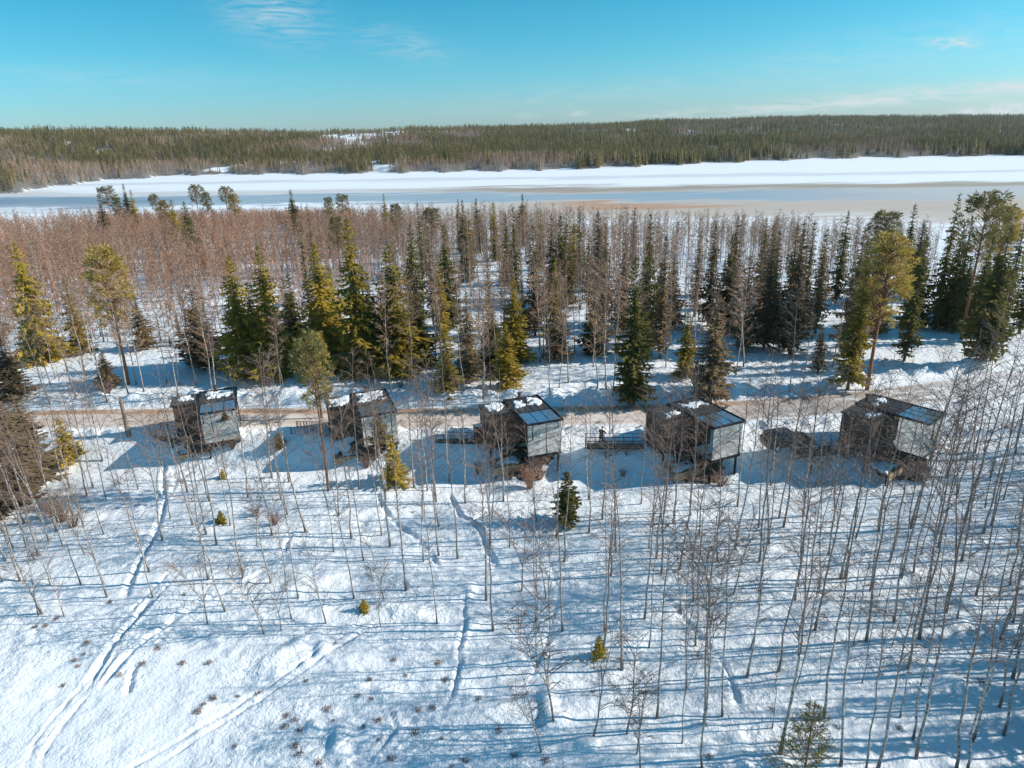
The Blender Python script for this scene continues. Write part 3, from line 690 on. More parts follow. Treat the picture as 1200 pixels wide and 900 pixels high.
# crowns rising from the back of the wood: only tops show; base is a plausible way behind
def by_top(sp, proto, px, py, h, width=1.0, look=''):
    d = ray(px, py); y = 150.0
    for _ in range(6):
        x = d.x / d.y * y; zg = hz(x, y); y = (zg + h - CZ) / d.z * d.y
    x = d.x / d.y * y
    y = min(y, float(near_shore(np.array(x))) - 6); x = d.x / d.y * y; zg = hz(x, y); h = max(6, CZ + d.z / d.y * y - zg)
    return put_tree(sp + '_tree', proto, x, y, h, sp, look, (random.uniform(-1, 1), random.uniform(-1, 1)), width, zg, pix=(px, py + 45))
for px_, py_, pi, wd in [(450, 227, 1, .9), (490, 238, 2, .9), (537, 233, 2, .8), (542, 234, 3, .7), (549, 243, 1, .7), (558, 232, 3, .9), (578, 237, 1, .9), (602, 243, 2, .8), (611, 227, 3, .9), (633, 247, 1, .9), (647, 250, 4, .9),
                        (658, 252, 3, 1.0), (663, 262, 3, 1.1), (672, 247, 1, .9), (680, 248, 2, .8), (702, 247, 4, 1.0), (710, 262, 4, .9), (743, 243, 2, .9), (865, 252, 4, 1.0), (900, 253, 4, .9), (908, 262, 4, 1.0), (915, 270, 5, 1.0), (935, 262, 4, .9),
                        (943, 258, 5, 1.0), (970, 272, 5, 1.0), (1085, 277, 2, .9), (1163, 277, 2, .8), (1183, 265, 3, 1.0), (361, 248, 5, .8), (143, 215, 3, .9), (152, 222, 1, .9), (115, 226, 4, 1.0), (340, 222, 3, 1.2), (480, 262, 3, .9),
                        (520, 262, 3, .9), (592, 250, 3, .8), (625, 262, 4, .9), (690, 268, 5, .9), (733, 270, 4, .9), (820, 268, 5, .9), (838, 262, 4, .9), (780, 275, 5, .9), (1040, 262, 3, .9), (1015, 265, 4, .9), (1132, 262, 3, .9), (200, 233, 1, 1.2), (215, 236, 3, 1.2)]:
    by_top('spruce', S[pi], px_, py_, random.uniform(13, 17), wd * 1.05, ['golden-green', 'golden-green', 'dark', 'dark', 'brownish', 'brownish'][pi])
# pines
by_pixels('pine', PIN[0], 151, 450, 292, .95, look='golden-crowned')
by_pixels('pine', PIN[0], 1016, 457, 281, 1.05, look='tall yellow-green', lean=(0, 3))
by_pixels('pine', PIN[2], 377, 490, 392, 1.15, look='short golden')
by_pixels('pine', PIN[1], 1127, 397, 228, .92, look='tallest flat-topped')
by_pixels('pine', PIN[3], 1023, 350, 250, 1.3, look='brownish rounded')
by_pixels('pine', PIN[0], 1160, 345, 245, 1.2, look='rounded green')
t_ = by_pixels('pine', PIN[1], 385, 575, 395, .75, -1.2, look='straight tall brown-trunked')
for px_, py_, wd, pi in [(463, 240, 1.1, 3), (503, 245, 1.6, 3), (400, 228, 1.2, 1), (385, 232, 1.1, 3), (123, 219, 1.5, 1), (135, 232, 1.3, 3), (180, 228, 1.2, 1), (227, 217, 1.5, 1), (240, 226, 1.3, 3), (262, 219, 1.6, 1), (272, 228, 1.3, 0), (190, 236, 1.2, 0), (392, 255, 1.1, 3)]:
    by_top('pine', PIN[pi], px_, py_, 13.0, wd * .8, 'rounded dark-green' if pi else 'golden-green')
# saplings and small evergreens on the open snow
for bx, by, ty, pr_, wd, lk in [(664, 611, 553, 0, 1.1, 'dark green conical'), (463, 567, 516, 1, 1.3, 'golden-topped bushy'), (331, 543, 507, 0, 1.5, 'dark shaded'), (260, 614, 599, 1, 1.6, 'tiny brown-green'),
                               (427, 716, 703, 1, 1.6, 'tiny olive'), (702, 767, 745, 1, 1.0, 'tiny leaning'), (84, 548, 490, 1, 1.2, 'thin golden'), (97, 545, 520, 0, 1.3, 'small dark'), (262, 563, 550, 1, 1.6, 'tiny golden'), (448, 520, 505, 1, 1.2, 'little golden')]:
    z_ = -1.3 if by < 660 else -1.7
    g_ = ground_at(bx, by, z_); zz = hz(g_.x, g_.y); d = ray(bx, ty); h_ = max(.5, CZ + d.z * g_.y / d.y - zz)
    put_tree('spruce_sapling', YSPR[pr_], g_.x, g_.y, h_, 'sapling', lk, (0, 0), wd * (1 if h_ > 3 else 1.1), zz)
def young_pine(seed, h, rb):
    rd_ = random.Random(seed); T_ = MB(); F_ = MB(); T_.tube([(0, 0, -.5), (0, 0, h * .5), (0, 0, h)], [.07, .045, .012], 7)
    for lv in range(13):
        t_ = .06 + .9 * lv / 13; z_ = h * t_; L0 = rb * (1 - t_) ** .75 + .15; off = rd_.uniform(0, 6.28)
        for k_ in range(6):
            a_ = off + 1.047 * k_ + rd_.uniform(-.3, .3); L_ = L0 * rd_.uniform(.7, 1.15); d_ = Vector((math.cos(a_), math.sin(a_), 0)); p0 = Vector((0, 0, z_ + rd_.uniform(-.08, .08)))
            p2 = p0 + d_ * L_ + Vector((0, 0, L_ * .28)); T_.tube([p0, p0.lerp(p2, .5) - Vector((0, 0, .05)), p2], [.016, .011, .005], 3, cap=False)
            arms = [(p0.lerp(p2, .3), p2)]
            for j_ in range(4):
                f_ = rd_.uniform(.35, .9); q_ = p0.lerp(p2, f_); sg_ = rd_.choice([-1, 1]); arms.append((q_, q_ + (d_ * .7 + Vector((-d_.y, d_.x, 0)) * sg_ + Vector((0, 0, .3))).normalized() * L_ * .36))
            for q0_, q1_ in arms:
                nn = max(3, int((q1_ - q0_).length / .09))
                for j_ in range(nn):
                    c_ = q0_.lerp(q1_, (j_ + .5) / nn)
                    for e_ in range(5):
                        v_ = ((q1_ - q0_).normalized() * .7 + Vector((rd_.gauss(0, .6), rd_.gauss(0, .6), rd_.gauss(0, .6)))).normalized(); s_ = v_.cross(Vector((rd_.gauss(0, 1), rd_.gauss(0, 1), rd_.gauss(0, 1)))).normalized() * .017
                        F_.add([c_ - s_, c_ + s_, c_ + v_ * rd_.uniform(.09, .15)], [(0, 1, 2)])
    return T_, F_
T, F = young_pine(455, 5.5, 1.9)
PY = (T.mesh('young_pine_trunk', M_PINEBARK, True), F.mesh('young_pine_crown', M_PINED), 5.5)
g_ = ground_at(941, 915, -1.9)
put_tree('pine_tree', PY, g_.x, g_.y, 5.3, 'young pine', 'young open', (0, 0), 1.0)

# ------------------------------------------------------------------ background birches as individuals, then the rest of the wood
CAB = [(-31.0, 63.5, 20), (-14.6, 61.5, 19), (1.3, 58.3, 18), (17.9, 56.3, 24), (36.7, 55.7, 38)]
def blocked(x, y):
    if abs(y - float(road_y(x))) < 3.9: return True
    for cx, cy, yw in CAB:
        a = R(yw); dx, dy = x - cx, y - cy; u, v_ = dx * math.cos(a) + dy * math.sin(a), -dx * math.sin(a) + dy * math.cos(a)
        if -5.5 < u < 4.4 and -1.2 < v_ < 7.6: return True
    return False
BGX = [(332, 470, 365), (837, 478, 340), (843, 478, 350), (862, 440, 300), (871, 430, 290), (710, 465, 300), (718, 474, 310), (666, 451, 320), (700, 466, 330), (930, 466, 330), (747, 438, 330),
       (490, 466, 412), (441, 462, 408), (415, 448, 412), (566, 470, 300), (575, 457, 330), (545, 468, 340), (780, 432, 330), (645, 470, 350), (1010, 440, 330), (975, 430, 300), (1100, 440, 408), (1063, 445, 410), (1120, 450, 410),
       (153, 470, 300), (120, 480, 330), (195, 450, 330), (160, 452, 340), (230, 452, 330), (90, 470, 330), (60, 476, 340), (30, 470, 340), (250, 470, 330), (210, 470, 330)]
for i, (bx, by, ty) in enumerate(BGX):
    g_ = ground_at(bx, by, .9)
    if blocked(g_.x, g_.y): g_.y = float(road_y(g_.x)) + 4.2
    zz = hz(g_.x, g_.y); d = ray(bx, ty); h_ = min(17, max(4, CZ + d.z * g_.y / d.y - zz))
    red = i in (11, 12, 13)
    put_tree('birch_tree', (FORB if h_ > 8 else SMALLB)[i % 4], g_.x, g_.y, h_, 'birch', 'reddish bushy' if red else 'pale-trunked', width=1.5 if red else 1.0, crown='branches')
nb = len([t for t in TREES if t['sp'] == 'birch'])
rd = random.Random(5); pts_used = []
def near_any(x, y, r):
    return any((x - a) ** 2 + (y - b_) ** 2 < r * r for a, b_ in pts_used)
k = 0
while nb < 300 and k < 20000:
    k += 1
    y = rd.uniform(72, 104); x = rd.uniform(-.80 * y, .80 * y)
    if blocked(x, y) or near_any(x, y, 1.9): continue
    if x > 25 and y > 82 and rd.random() < .85: continue
    pts_used.append((x, y)); nb += 1
    put_tree('birch_tree', FORB[rd.randrange(6)] if rd.random() < .6 else BIRCH[rd.randrange(9)], x, y, rd.uniform(9, 15), 'birch', rd.choice(['pale-trunked', 'thin', 'straight']), crown='branches')

# geometry-node scatterer for what nobody could count
def joined(pair, mats, name):
    T_, B_ = pair; J = MB(); J.add(T_.v, T_.f, 0); J.add(B_.v, B_.f, 1); return J.mesh(name, mats)
def scatter(name, protos, P, scale, idx, label, zrot=None):
    coll = bpy.data.collections.new(name + '_kinds')
    for i, me_ in enumerate(protos):
        coll.objects.link(bpy.data.objects.new('%s_kind_%02d' % (name, i), me_))
    me = bpy.data.meshes.new(name); me.vertices.add(len(P)); me.vertices.foreach_set('co', np.asarray(P, np.float32).ravel())
    for nm, ar, ty in (('sc', scale, 'FLOAT'), ('rz', rng.uniform(0, 6.283, len(P)), 'FLOAT'), ('ix', idx, 'INT'), ('lx', rng.normal(0, .03, len(P)), 'FLOAT')):
        at_ = me.attributes.new(nm, ty, 'POINT'); at_.data.foreach_set('value', np.asarray(ar, np.float32 if ty == 'FLOAT' else np.int32))
    o = link(name, me); ng = bpy.data.node_groups.new(name, 'GeometryNodeTree')
    ng.interface.new_socket('Geometry', in_out='INPUT', socket_type='NodeSocketGeometry'); ng.interface.new_socket('Geometry', in_out='OUTPUT', socket_type='NodeSocketGeometry')
    N = ng.nodes; L = ng.links
    gi = N.new('NodeGroupInput'); go = N.new('NodeGroupOutput'); ci = N.new('GeometryNodeCollectionInfo'); ci.inputs[0].default_value = coll
    ci.inputs['Separate Children'].default_value = True; ci.inputs['Reset Children'].default_value = True
    ip = N.new('GeometryNodeInstanceOnPoints'); ip.inputs['Pick Instance'].default_value = True
    def na(nm, ty):
        x = N.new('GeometryNodeInputNamedAttribute'); x.data_type = ty; x.inputs[0].default_value = nm; return x.outputs[0]
    cb = N.new('ShaderNodeCombineXYZ'); L.new(na('lx', 'FLOAT'), cb.inputs[0]); L.new(na('rz', 'FLOAT'), cb.inputs[2])
    L.new(gi.outputs[0], ip.inputs['Points']); L.new(ci.outputs[0], ip.inputs['Instance']); L.new(na('ix', 'INT'), ip.inputs['Instance Index'])
    er = N.new('FunctionNodeEulerToRotation'); L.new(cb.outputs[0], er.inputs[0]); L.new(er.outputs[0], ip.inputs['Rotation'])
    L.new(na('sc', 'FLOAT'), ip.inputs['Scale']); L.new(ip.outputs[0], go.inputs[0])
    md = o.modifiers.new('scatter', 'NODES'); md.node_group = ng
    tag(o, label, name.replace('_', ' '), kind='stuff'); return o

def sample(n, y0, y1, half=.86):
    Y_ = np.sqrt(rng.uniform(y0 ** 2, y1 ** 2, n)); X_ = rng.uniform(-half, half, n) * Y_; return X_, Y_
# birch wood behind the road
protos = [joined(birch_proto(500 + i, 13.5, .36, 30, .95, .10, .030, sub=4, subsub=3, low=0, rise_k=1.9), [M_BARKW, M_TWIG_MID], 'wood_birch') for i in range(5)] + [joined(birch_proto(540 + i, 13.5, .45, 22, 1.1, .08, .011, sub=3, subsub=1, low=0), [M_BARK, M_TWIG], 'edge_birch') for i in range(3)] + [joined(spruce_proto(560, 13.5, 1.6, 34, .08, .35, 1.0, .8), [M_TRUNK, M_SPRG], 'edge_spruce')]
X_, Y_ = sample(12000, 86, 275)
dens = .62 + 1.4 * fbm(X_, Y_, 22, 2, 61)
keep = (Y_ < near_shore(X_) - 3) & (rng.random(len(X_)) < dens) 
left = smooth((-X_ - .14 * Y_) / 25)             # left third belongs to the young thicket
keep &= rng.random(len(X_)) > left * .62
keep &= ~((X_ > .42 * Y_) & (Y_ < 118) & (rng.random(len(X_)) < .8))
keep &= ~((X_ > .42 * Y_) & (rng.random(len(X_)) < .45)) & (rng.random(len(X_)) < .35 + .65 * smooth((Y_ - 86) / 30))
X_, Y_ = X_[keep], Y_[keep]
Z_ = hz0(X_, Y_); azd = np.degrees(np.arctan2(X_, Y_))
LIM = ([-40, -32, -19, -10, 0, 13, 25, 40], [4.0, 4.2, 5.1, 5.35, 5.8, 6.5, 6.85, 6.8]); lim = np.interp(azd, *LIM)
hm = (CZ - np.tan(np.radians(lim)) * np.hypot(X_, Y_) - Z_) * rng.uniform(.6, 1.15, len(X_))
hh_w = np.minimum(hm, rng.uniform(7.5, 15, len(X_))); keep = hh_w > 3.5
X_, Y_, Z_, hh_w = X_[keep], Y_[keep], Z_[keep], hh_w[keep]
# the same wood goes on outside the picture at right, where it throws its shadows from
ex = rng.uniform(0, 1, 300) ** .8; ey = rng.uniform(22, 64, 300); exx = .80 * ey + 4 + ex * 24; ok = np.abs(ey - road_y(exx)) > 4
exx, ey = exx[ok], ey[ok]
X_ = np.concatenate([X_, exx]); Y_ = np.concatenate([Y_, ey]); Z_ = np.concatenate([Z_, hz0(exx, ey)]); hh_w = np.concatenate([hh_w, rng.uniform(11, 15, len(ey))])
sy = np.array([24.5, 26, 28.2, 27.0, 31.5, 33.5, 25.2, 36.0, 29.6, 22.8]); sx = 1.0 * sy + np.array([6, 10, 6, 13, 7, 10, 17, 7, 14, 9]); X_ = np.concatenate([X_, sx]); Y_ = np.concatenate([Y_, sy]); Z_ = np.concatenate([Z_, hz0(sx, sy)]); hh_w = np.concatenate([hh_w, rng.uniform(10, 13, len(sy))])
scatter('birch_wood', protos, np.stack([X_, Y_, Z_], -1), hh_w / 13.5, np.where(np.arange(len(X_)) >= len(X_) - len(sy), 8, np.where(np.arange(len(X_)) < len(X_) - len(ey) - len(sy), rng.integers(0, 5, len(X_)), rng.integers(5, 8, len(X_)))), 'brown leafless birch wood filling the snow between road and frozen lake')
# reddish young thicket on the left
protos = [joined(birch_proto(520 + i, 7.0, .24, 26, .65, .06, .034, sub=4, subsub=3, low=0, rise_k=1.9), [M_BARKW, M_TWIG_RED], 'thicket_birch') for i in range(5)]
X_, Y_ = sample(20000, 98, 300, .92)
left = smooth((-X_ - .10 * Y_) / 30)
gap = smooth((170 - Y_) / 45); gapw = (X_ > -.55 * Y_) 
keep = (Y_ < near_shore(X_) - 2) & (rng.random(len(X_)) < left * (1 - gap * (.50 + .20 * gapw)) * np.clip(.75 + 1.3 * fbm(X_, Y_, 30, 2, 71), .1, 1))
band_ = (np.abs(Y_ - 178 - .05 * X_) < 7) & (X_ > -.46 * Y_) ; keep &= ~(band_ & (rng.random(len(X_)) < .9))
X_, Y_ = X_[keep], Y_[keep]
Z_ = hz0(X_, Y_); hm = (CZ - np.tan(np.radians(np.interp(np.degrees(np.arctan2(X_, Y_)), *LIM))) * np.hypot(X_, Y_) - Z_) * rng.uniform(.8, 1.1, len(X_)); hh_w = np.minimum(hm, rng.uniform(5.5, 9, len(X_))); keep = hh_w > 2
X_, Y_, Z_, hh_w = X_[keep], Y_[keep], Z_[keep], hh_w[keep]
scatter('birch_thicket', protos, np.stack([X_, Y_, Z_], -1), hh_w / 7.0, rng.integers(0, 5, len(X_)), 'dense reddish thicket of young bare birches by the lake at left')
# far forest
def far_conifer(seed):
    rd_ = random.Random(seed); F_ = MB(); h_ = 15.0; r_ = rd_.uniform(1.7, 2.6)
    F_.tube([(0, 0, -2), (0, 0, h_ * .6)], [.2, .1], 3, 0, False)
    for lv in range(11):
        t = .12 + .86 * lv / 11; rr3 = r_ * (1 - t) ** .8 + .2; off = rd_.uniform(0, 6.28)
        for k_ in range(5):
            a = off + 6.283 * k_ / 5 + rd_.uniform(-.3, .3); L_ = rr3 * rd_.uniform(.7, 1.2); z_ = h_ * t + rd_.uniform(-.4, .4); wa = .55
            F_.add([(0, 0, z_ + .9), (math.cos(a - wa) * L_, math.sin(a - wa) * L_, z_ - .35), (math.cos(a + wa) * L_, math.sin(a + wa) * L_, z_ - .5)], [(0, 1, 2)], 1)
    F_.add([(-.3, 0, h_ * .9), (.3, 0, h_ * .9), (0, 0, h_ + .8)], [(0, 1, 2)], 1)
    return F_.mesh('far_conifer', [M_TRUNK, M_FARC])
def far_pine(seed):
    rd_ = random.Random(seed); F_ = MB(); h_ = 15.0
    F_.tube([(0, 0, -2), (0, 0, h_ * .8)], [.22, .12], 3, 0, False)
    for k_ in range(60):
        u = rd_.random(); z_ = h_ * (.45 + .53 * u); a = rd_.uniform(0, 6.28); rr3 = 2.0 * math.sin(math.pi * min(.97, .25 + .7 * u)) * rd_.uniform(.2, 1)
        c_ = Vector((math.cos(a) * rr3, math.sin(a) * rr3, z_)); v3 = [c_ + Vector((rd_.gauss(0, .5), rd_.gauss(0, .5), rd_.gauss(0, .4))) for _ in range(3)]
        F_.add(v3, [(0, 1, 2)], 1)
    return F_.mesh('far_pine', [M_PINEBARK, M_FARC])
def far_bare(seed):
    rd_ = random.Random(seed); F_ = MB(); h_ = 13.0
    F_.tube([(0, 0, -2), (.1, 0, h_ * .5), (0, 0, h_)], [.16, .12, .03], 3, 0, False)
    for k_ in range(70):
        t = .25 + .75 * rd_.random(); a = rd_.uniform(0, 6.28); L_ = 1.7 * (1.15 - t) + .4
        F_.ribbon((0, 0, h_ * t), (math.cos(a) * L_, math.sin(a) * L_, h_ * t + L_ * rd_.uniform(.5, 1.6)), .075, rd_, 1)
    return F_.mesh('far_bare_tree', [M_BARK, M_FARB])
protos = [far_conifer(1), far_conifer(2), far_conifer(3), far_pine(4), far_pine(5), far_bare(6), far_bare(7), far_bare(8)]
n = 150000
A_ = rng.uniform(R(-44), R(44), n); rmin, rmax = 440, 2350
RR_ = np.sqrt(rng.uniform(rmin ** 2, rmax ** 2, n))
n2 = 26000
A_ = np.concatenate([A_, rng.uniform(R(-44), R(44), n2)]); RR_ = np.concatenate([RR_, np.sqrt(rng.uniform(560 ** 2, 1050 ** 2, n2))])
X_, Y_ = RR_ * np.sin(A_), RR_ * np.cos(A_); deg = np.degrees(A_)
s0_ = np.interp(deg, AZS, SHORE) + 14 * np.sin(deg * 1.7) + 8 * np.sin(deg * 4.1); r1_ = np.interp(deg, AZS, RIDGE)
keep = (RR_ > s0_ + 5 + 12 * rng.random(len(X_)) ** 2 + 10 * np.clip(fbm(X_, Y_, 40, 2, 95), 0, 1)) & (RR_ < r1_ * 1.03) & ~clearing(X_, Y_) & (rng.random(len(X_)) < np.where(RR_ > s0_ + 500, .75, 1))
X_, Y_, RR_, deg, s0_ = X_[keep], Y_[keep], RR_[keep], deg[keep], s0_[keep]
bare_p = np.clip(.10 + .70 * smooth((150 - (RR_ - s0_)) / 120) * smooth((8 - deg) / 20) + .22 * smooth((90 - (RR_ - s0_)) / 60) + 1.9 * fbm(X_, Y_, 70, 3, 81), .03, .92)
isb = rng.random(len(X_)) < bare_p
pin = rng.random(len(X_)) < np.where(deg < -2, .55, .15)
ix = np.where(isb, rng.integers(5, 8, len(X_)), np.where(pin, rng.integers(3, 5, len(X_)), rng.integers(0, 3, len(X_))))
scatter('far_forest', protos, np.stack([X_, Y_, hill(X_, Y_) - .3], -1), rng.uniform(.32, .74, len(X_)) * (1 + .7 * fbm(X_, Y_, 60, 2, 83)), ix, 'far forest of pines, spruces and bare birches over the hills beyond the lake')
print('far trees', len(X_))
# little wooded islet on the ice at right
a_ = azel(1155, 182); t_ = ground_at(990 + 0, 184, -2.2)
IS = []
for px_, wd in [(970, 4), (985, 5), (998, 6), (1110, 5), (1130, 7), (1150, 6), (1175, 6)]:
    g_ = ground_at(px_, 184.5 if px_ < 1050 else 181.5, -2.2)
    for k_ in range(14): IS.append((g_.x + rng.normal(0, 6), g_.y + rng.normal(0, 4), -2.2))
scatter('islet_scrub', [protos[5], protos[3], protos[6]], np.array(IS), rng.uniform(.15, .35, len(IS)), rng.integers(0, 3, len(IS)), 'low dark scrub on a spit in the white ice at right')

# ------------------------------------------------------------------ cabins
ORD = ['leftmost', 'second from left', 'middle', 'second from right', 'rightmost']
CABLOOK = ['mirror-fronted dark cabin on stilts, leftmost of five, turned least toward the road',
           'mirror-fronted dark cabin on stilts behind the golden short pine, second of five from left',
           'mirror-fronted dark cabin on stilts in the middle of five, small box at its left wall',
           'mirror-fronted dark cabin on stilts beside the person on the walkway, fourth from left',
           'mirror-fronted dark cabin on stilts beside the dark car, rightmost of five']
CABLOOK[0] = 'mirror-fronted dark cabin on stilts, leftmost of five in the row, right of the broken snag'
FZ, RZ_ = 1.25, 4.55
def planks(nm, x0, x1, y0, y1, z, th, n, material, parent, along='x', gap=.012):
    mbx = MB(); wd = ((y1 - y0) if along == 'x' else (x1 - x0)) / n
    if along == 'x': mbx.box((x0, 0, 0), (x1, wd - gap, th))
    else: mbx.box((0, y0, 0), (wd - gap, y1, th))
    me_ = mbx.mesh(nm, material)
    for k in range(n):
        link(nm, me_, parent, (0, y0 + k * wd, z + .004 * ((k * 7) % 3)) if along == 'x' else (x0 + k * wd, 0, z + .004 * ((k * 7) % 3)))
def snow_patch(x0, x1, y0, y1, z, seed, thr=-.02, th=.11):
    """melting snow lying on a roof: irregular blobs with real thickness"""
    nx_, ny_ = int((x1 - x0) / .06), int((y1 - y0) / .06); bm = bmesh.new()
    gx_, gy_ = np.meshgrid(np.linspace(x0, x1, nx_), np.linspace(y0, y1, ny_))
    f = fbm(gx_, gy_, .75, 5, seed, .62) + .20 - .75 * np.maximum(np.abs((gx_ - (x0 + x1) / 2) / (x1 - x0) * 2) ** 4, np.abs((gy_ - (y0 + y1) / 2) / (y1 - y0) * 2) ** 3)
    hh_ = np.clip((f - thr) * .9, -.05, th) + .04 * np.abs(fbm(gx_, gy_, .3, 2, seed + 9))*(f>thr) ; V = {}
    mbx = MB(); ids = np.arange(nx_ * ny_).reshape(ny_, nx_)
    vs_ = [(float(gx_[j, i]), float(gy_[j, i]), z + float(hh_[j, i])) for j in range(ny_) for i in range(nx_)]
    fs_ = [(int(ids[j, i]), int(ids[j, i + 1]), int(ids[j + 1, i + 1]), int(ids[j + 1, i])) for j in range(ny_ - 1) for i in range(nx_ - 1) if max(hh_[j, i], hh_[j, i + 1], hh_[j + 1, i], hh_[j + 1, i + 1]) > 0]
    used = sorted({a for f_ in fs_ for a in f_}); mp = {a: i for i, a in enumerate(used)}
    mbx.add([vs_[a] for a in used], [tuple(mp[a] for a in f_) for f_ in fs_]); return mbx.mesh('roof_snow', M_SNOWP, True)
for ci_, (cx, cy, yw) in enumerate(CAB):
    t = thing('cabin', CABLOOK[ci_], 'cabin', (cx, cy, 0), R(yw), 'mirror cabins on stilts along the road')
    D = 6.4; WX = 3.35; LX = -2.75; NY = 3.5
    # floor
    b = MB(); b.box((-.0, .0, FZ - .28), (WX, D, FZ)); b.box((LX, NY, FZ - .28), (-.003, D, FZ)); link('floor', b.mesh('floor', M_FRAME), t)
    # dark rear walls (one closed body per wing, butted)
    b = MB(); b.box((LX, NY, FZ + .002), (.0, D, RZ_ - .10)); link('wall', b.mesh('wall', M_WALL), t)
    b = MB(); b.box((.003, NY + .003, FZ + .002), (WX - .02, D - .003, RZ_ - .10)); link('wall', b.mesh('wall', M_WALL), t)
    # batten boards on the left wing: pieces proud of the wall
    bb = MB(); bb.box((-.085, -.018, 0), (.085, 0, RZ_ - FZ - .14)); bme = bb.mesh('board', M_WALL)
    for k in range(14): link('board', bme, t, (LX + .10 + k * .198, NY - .002, FZ + .01))
    for k in range(14): link('board', bme, t, (LX - .002, NY + .12 + k * .2, FZ + .01), (0, 0, R(-90)))
    # mirror glass front room: front in three panes, both sides in two
    for k in range(3):
        b = MB(); b.box((0, 0, 0), (WX / 3 - .012, .03, RZ_ - FZ - .14)); link('mirror_pane', b.mesh('mirror_pane', M_MIRROR), t, (k * WX / 3 + .006, 0, FZ + .02))
    for k in range(2):
        b = MB(); b.box((0, 0, 0), (.03, (NY - .03) / 2 - .012, RZ_ - FZ - .14)); me_ = b.mesh('mirror_pane', M_MIRROR)
        link('mirror_pane', me_, t, (-.002, .036 + k * (NY - .03) / 2, FZ + .02)); link('mirror_pane', me_, t, (WX - .028, .036 + k * (NY - .03) / 2, FZ + .02))
    b = MB(); b.box((.06, .06, FZ + .02), (WX - .06, NY - .01, RZ_ - .15)); link('interior', b.mesh('interior', M_FRAME), t)
    # roof with raised rim
    y0, y1 = -.10, D + .08; xa, xb = -.08, WX + .09
    b = MB(); b.box((xa, 2.86, RZ_ - .10), (xb, y1, RZ_)); b.box((xa, y0, RZ_ - .10), (xb, 2.857, RZ_ - .045)); link('roof', b.mesh('roof', M_METAL), t)
    b = MB(); b.box((LX - .1, NY - .1, RZ_ - .10), (xa - .19, y1, RZ_ - .02)); link('roof', b.mesh('roof', M_METAL), t)
    b = MB(); b.box((xa - .186, NY - .14, RZ_ - .12), (xa - .004, y1 + .03, RZ_ + .16)); link('roof_parapet', b.mesh('roof_parapet', M_FRAME), t)
    b = MB()
    b.box((xa - .06, y0 - .06, RZ_ - .14), (xb + .06, y0, RZ_ + .07)); b.box((xb, y0, RZ_ - .14), (xb + .06, y1, RZ_ + .08)); b.box((xa - .06, y0, RZ_ - .14), (xa - .001, NY - .15, RZ_ + .08))
    b.box((xa, y1, RZ_ - .14), (xb + .06, y1 + .06, RZ_ + .10)); b.box((LX - .16, NY - .1, RZ_ - .14), (LX - .1, y1, RZ_ + .04)); b.box((LX - .16, NY - .16, RZ_ - .14), (xa - .19, NY - .1, RZ_ + .04))
    link('roof_rim', b.mesh('roof_rim', M_FRAME), t)
    # skylight: three panes in a frame
    b = MB(); pw = (xb - xa - .16) / 3
    b.box((0, 0, 0), (pw - .05, 2.62, .03)); gme = b.mesh('skylight_pane', M_GLASS)
    for k in range(3): link('skylight_pane', gme, t, (xa + .10 + k * pw, .03, RZ_ - .032))
    b = MB()
    for k in range(4): b.box((xa + .055 + k * pw, -.02, RZ_ - .043), (xa + .095 + k * pw, 2.70, RZ_ + .022))
    b.box((xa + .1, -.03, RZ_ - .043), (xb - .07, .02, RZ_ + .018)); b.box((xa + .1, 2.67, RZ_ - .043), (xb - .07, 2.75, RZ_ + .018))
    link('skylight_frame', b.mesh('skylight_frame', M_FRAME), t)
    # standing seams on the upper roof
    b = MB(); b.box((-.012, 0, 0), (.012, D - 2.95, .035)); sme = b.mesh('seam', M_METAL)
    for k in range(5): link('seam', sme, t, (.35 + k * .66, 2.95, RZ_ + .001))
    thr = [.04, -.06, .07, .22, .18][ci_]
    link('roof_snow', snow_patch(.1, WX - .1, [3.6, 3.6, 3.9, 4.3, 4.6][ci_], D - .1, RZ_ + .01, 200 + ci_, thr), t)
    link('roof_snow', snow_patch(LX + [.3, 0, .1, .2, .2][ci_], -.4, NY + .1 + [.9, 0, .5, 0, 0][ci_], D - .2 - [0, 0, 0, 1.2, 1.5][ci_], RZ_ - .01, 220 + ci_, thr), t)
    # flue
    b = MB(); b.tube([(0, 0, -.1), (0, 0, .62)], [.14, .14], 10); b.tube([(0, 0, .60), (0, 0, .72)], [.19, .19], 10)
    link('chimney', b.mesh('chimney', M_METAL), t, (1.35, D - .25, RZ_))
    # stilts
    for sx, sy in [(.2, .35), (WX - .2, .35), (.15, NY + .3), (LX + .2, NY + .25), (LX + .2, D - .3), (WX - .2, D - .3), (WX - .2, NY + .2)]:
        a = R(yw); wx, wy = cx + sx * math.cos(a) - sy * math.sin(a), cy + sx * math.sin(a) + sy * math.cos(a)
        zg = hz(wx, wy) - .3
        b = MB(); b.box((-.08, -.08, zg), (.08, .08, FZ - .282)); link('stilt', b.mesh('stilt', M_FRAME), t, (sx, sy, 0))
    # low timber terrace under the notch, seen from the front
    tz = -.15
    planks('terrace_board', LX - .2, -.05, 1.5, 3.4, tz, .05, 12, M_DECK, t)
    for k in range(3):
        b = MB(); b.box((LX - .2, 1.40 + .005 * k, 0), (-.02, 1.47 + .005 * k, .2)); link('fascia_board', b.mesh('fascia_board', M_TIMBER), t, (0, 0, tz - .2 - k * .24))
    for sx in (LX, -1.4, -.15):
        a = R(yw); wx, wy = cx + sx * math.cos(a) - 1.6 * math.sin(a), cy + sx * math.sin(a) + 1.6 * math.cos(a)
        b = MB(); b.box((-.06, -.06, hz(wx, wy) - .3), (.06, .06, tz)); link('terrace_post', b.mesh('terrace_post', M_FRAME), t, (sx, 1.62, 0))
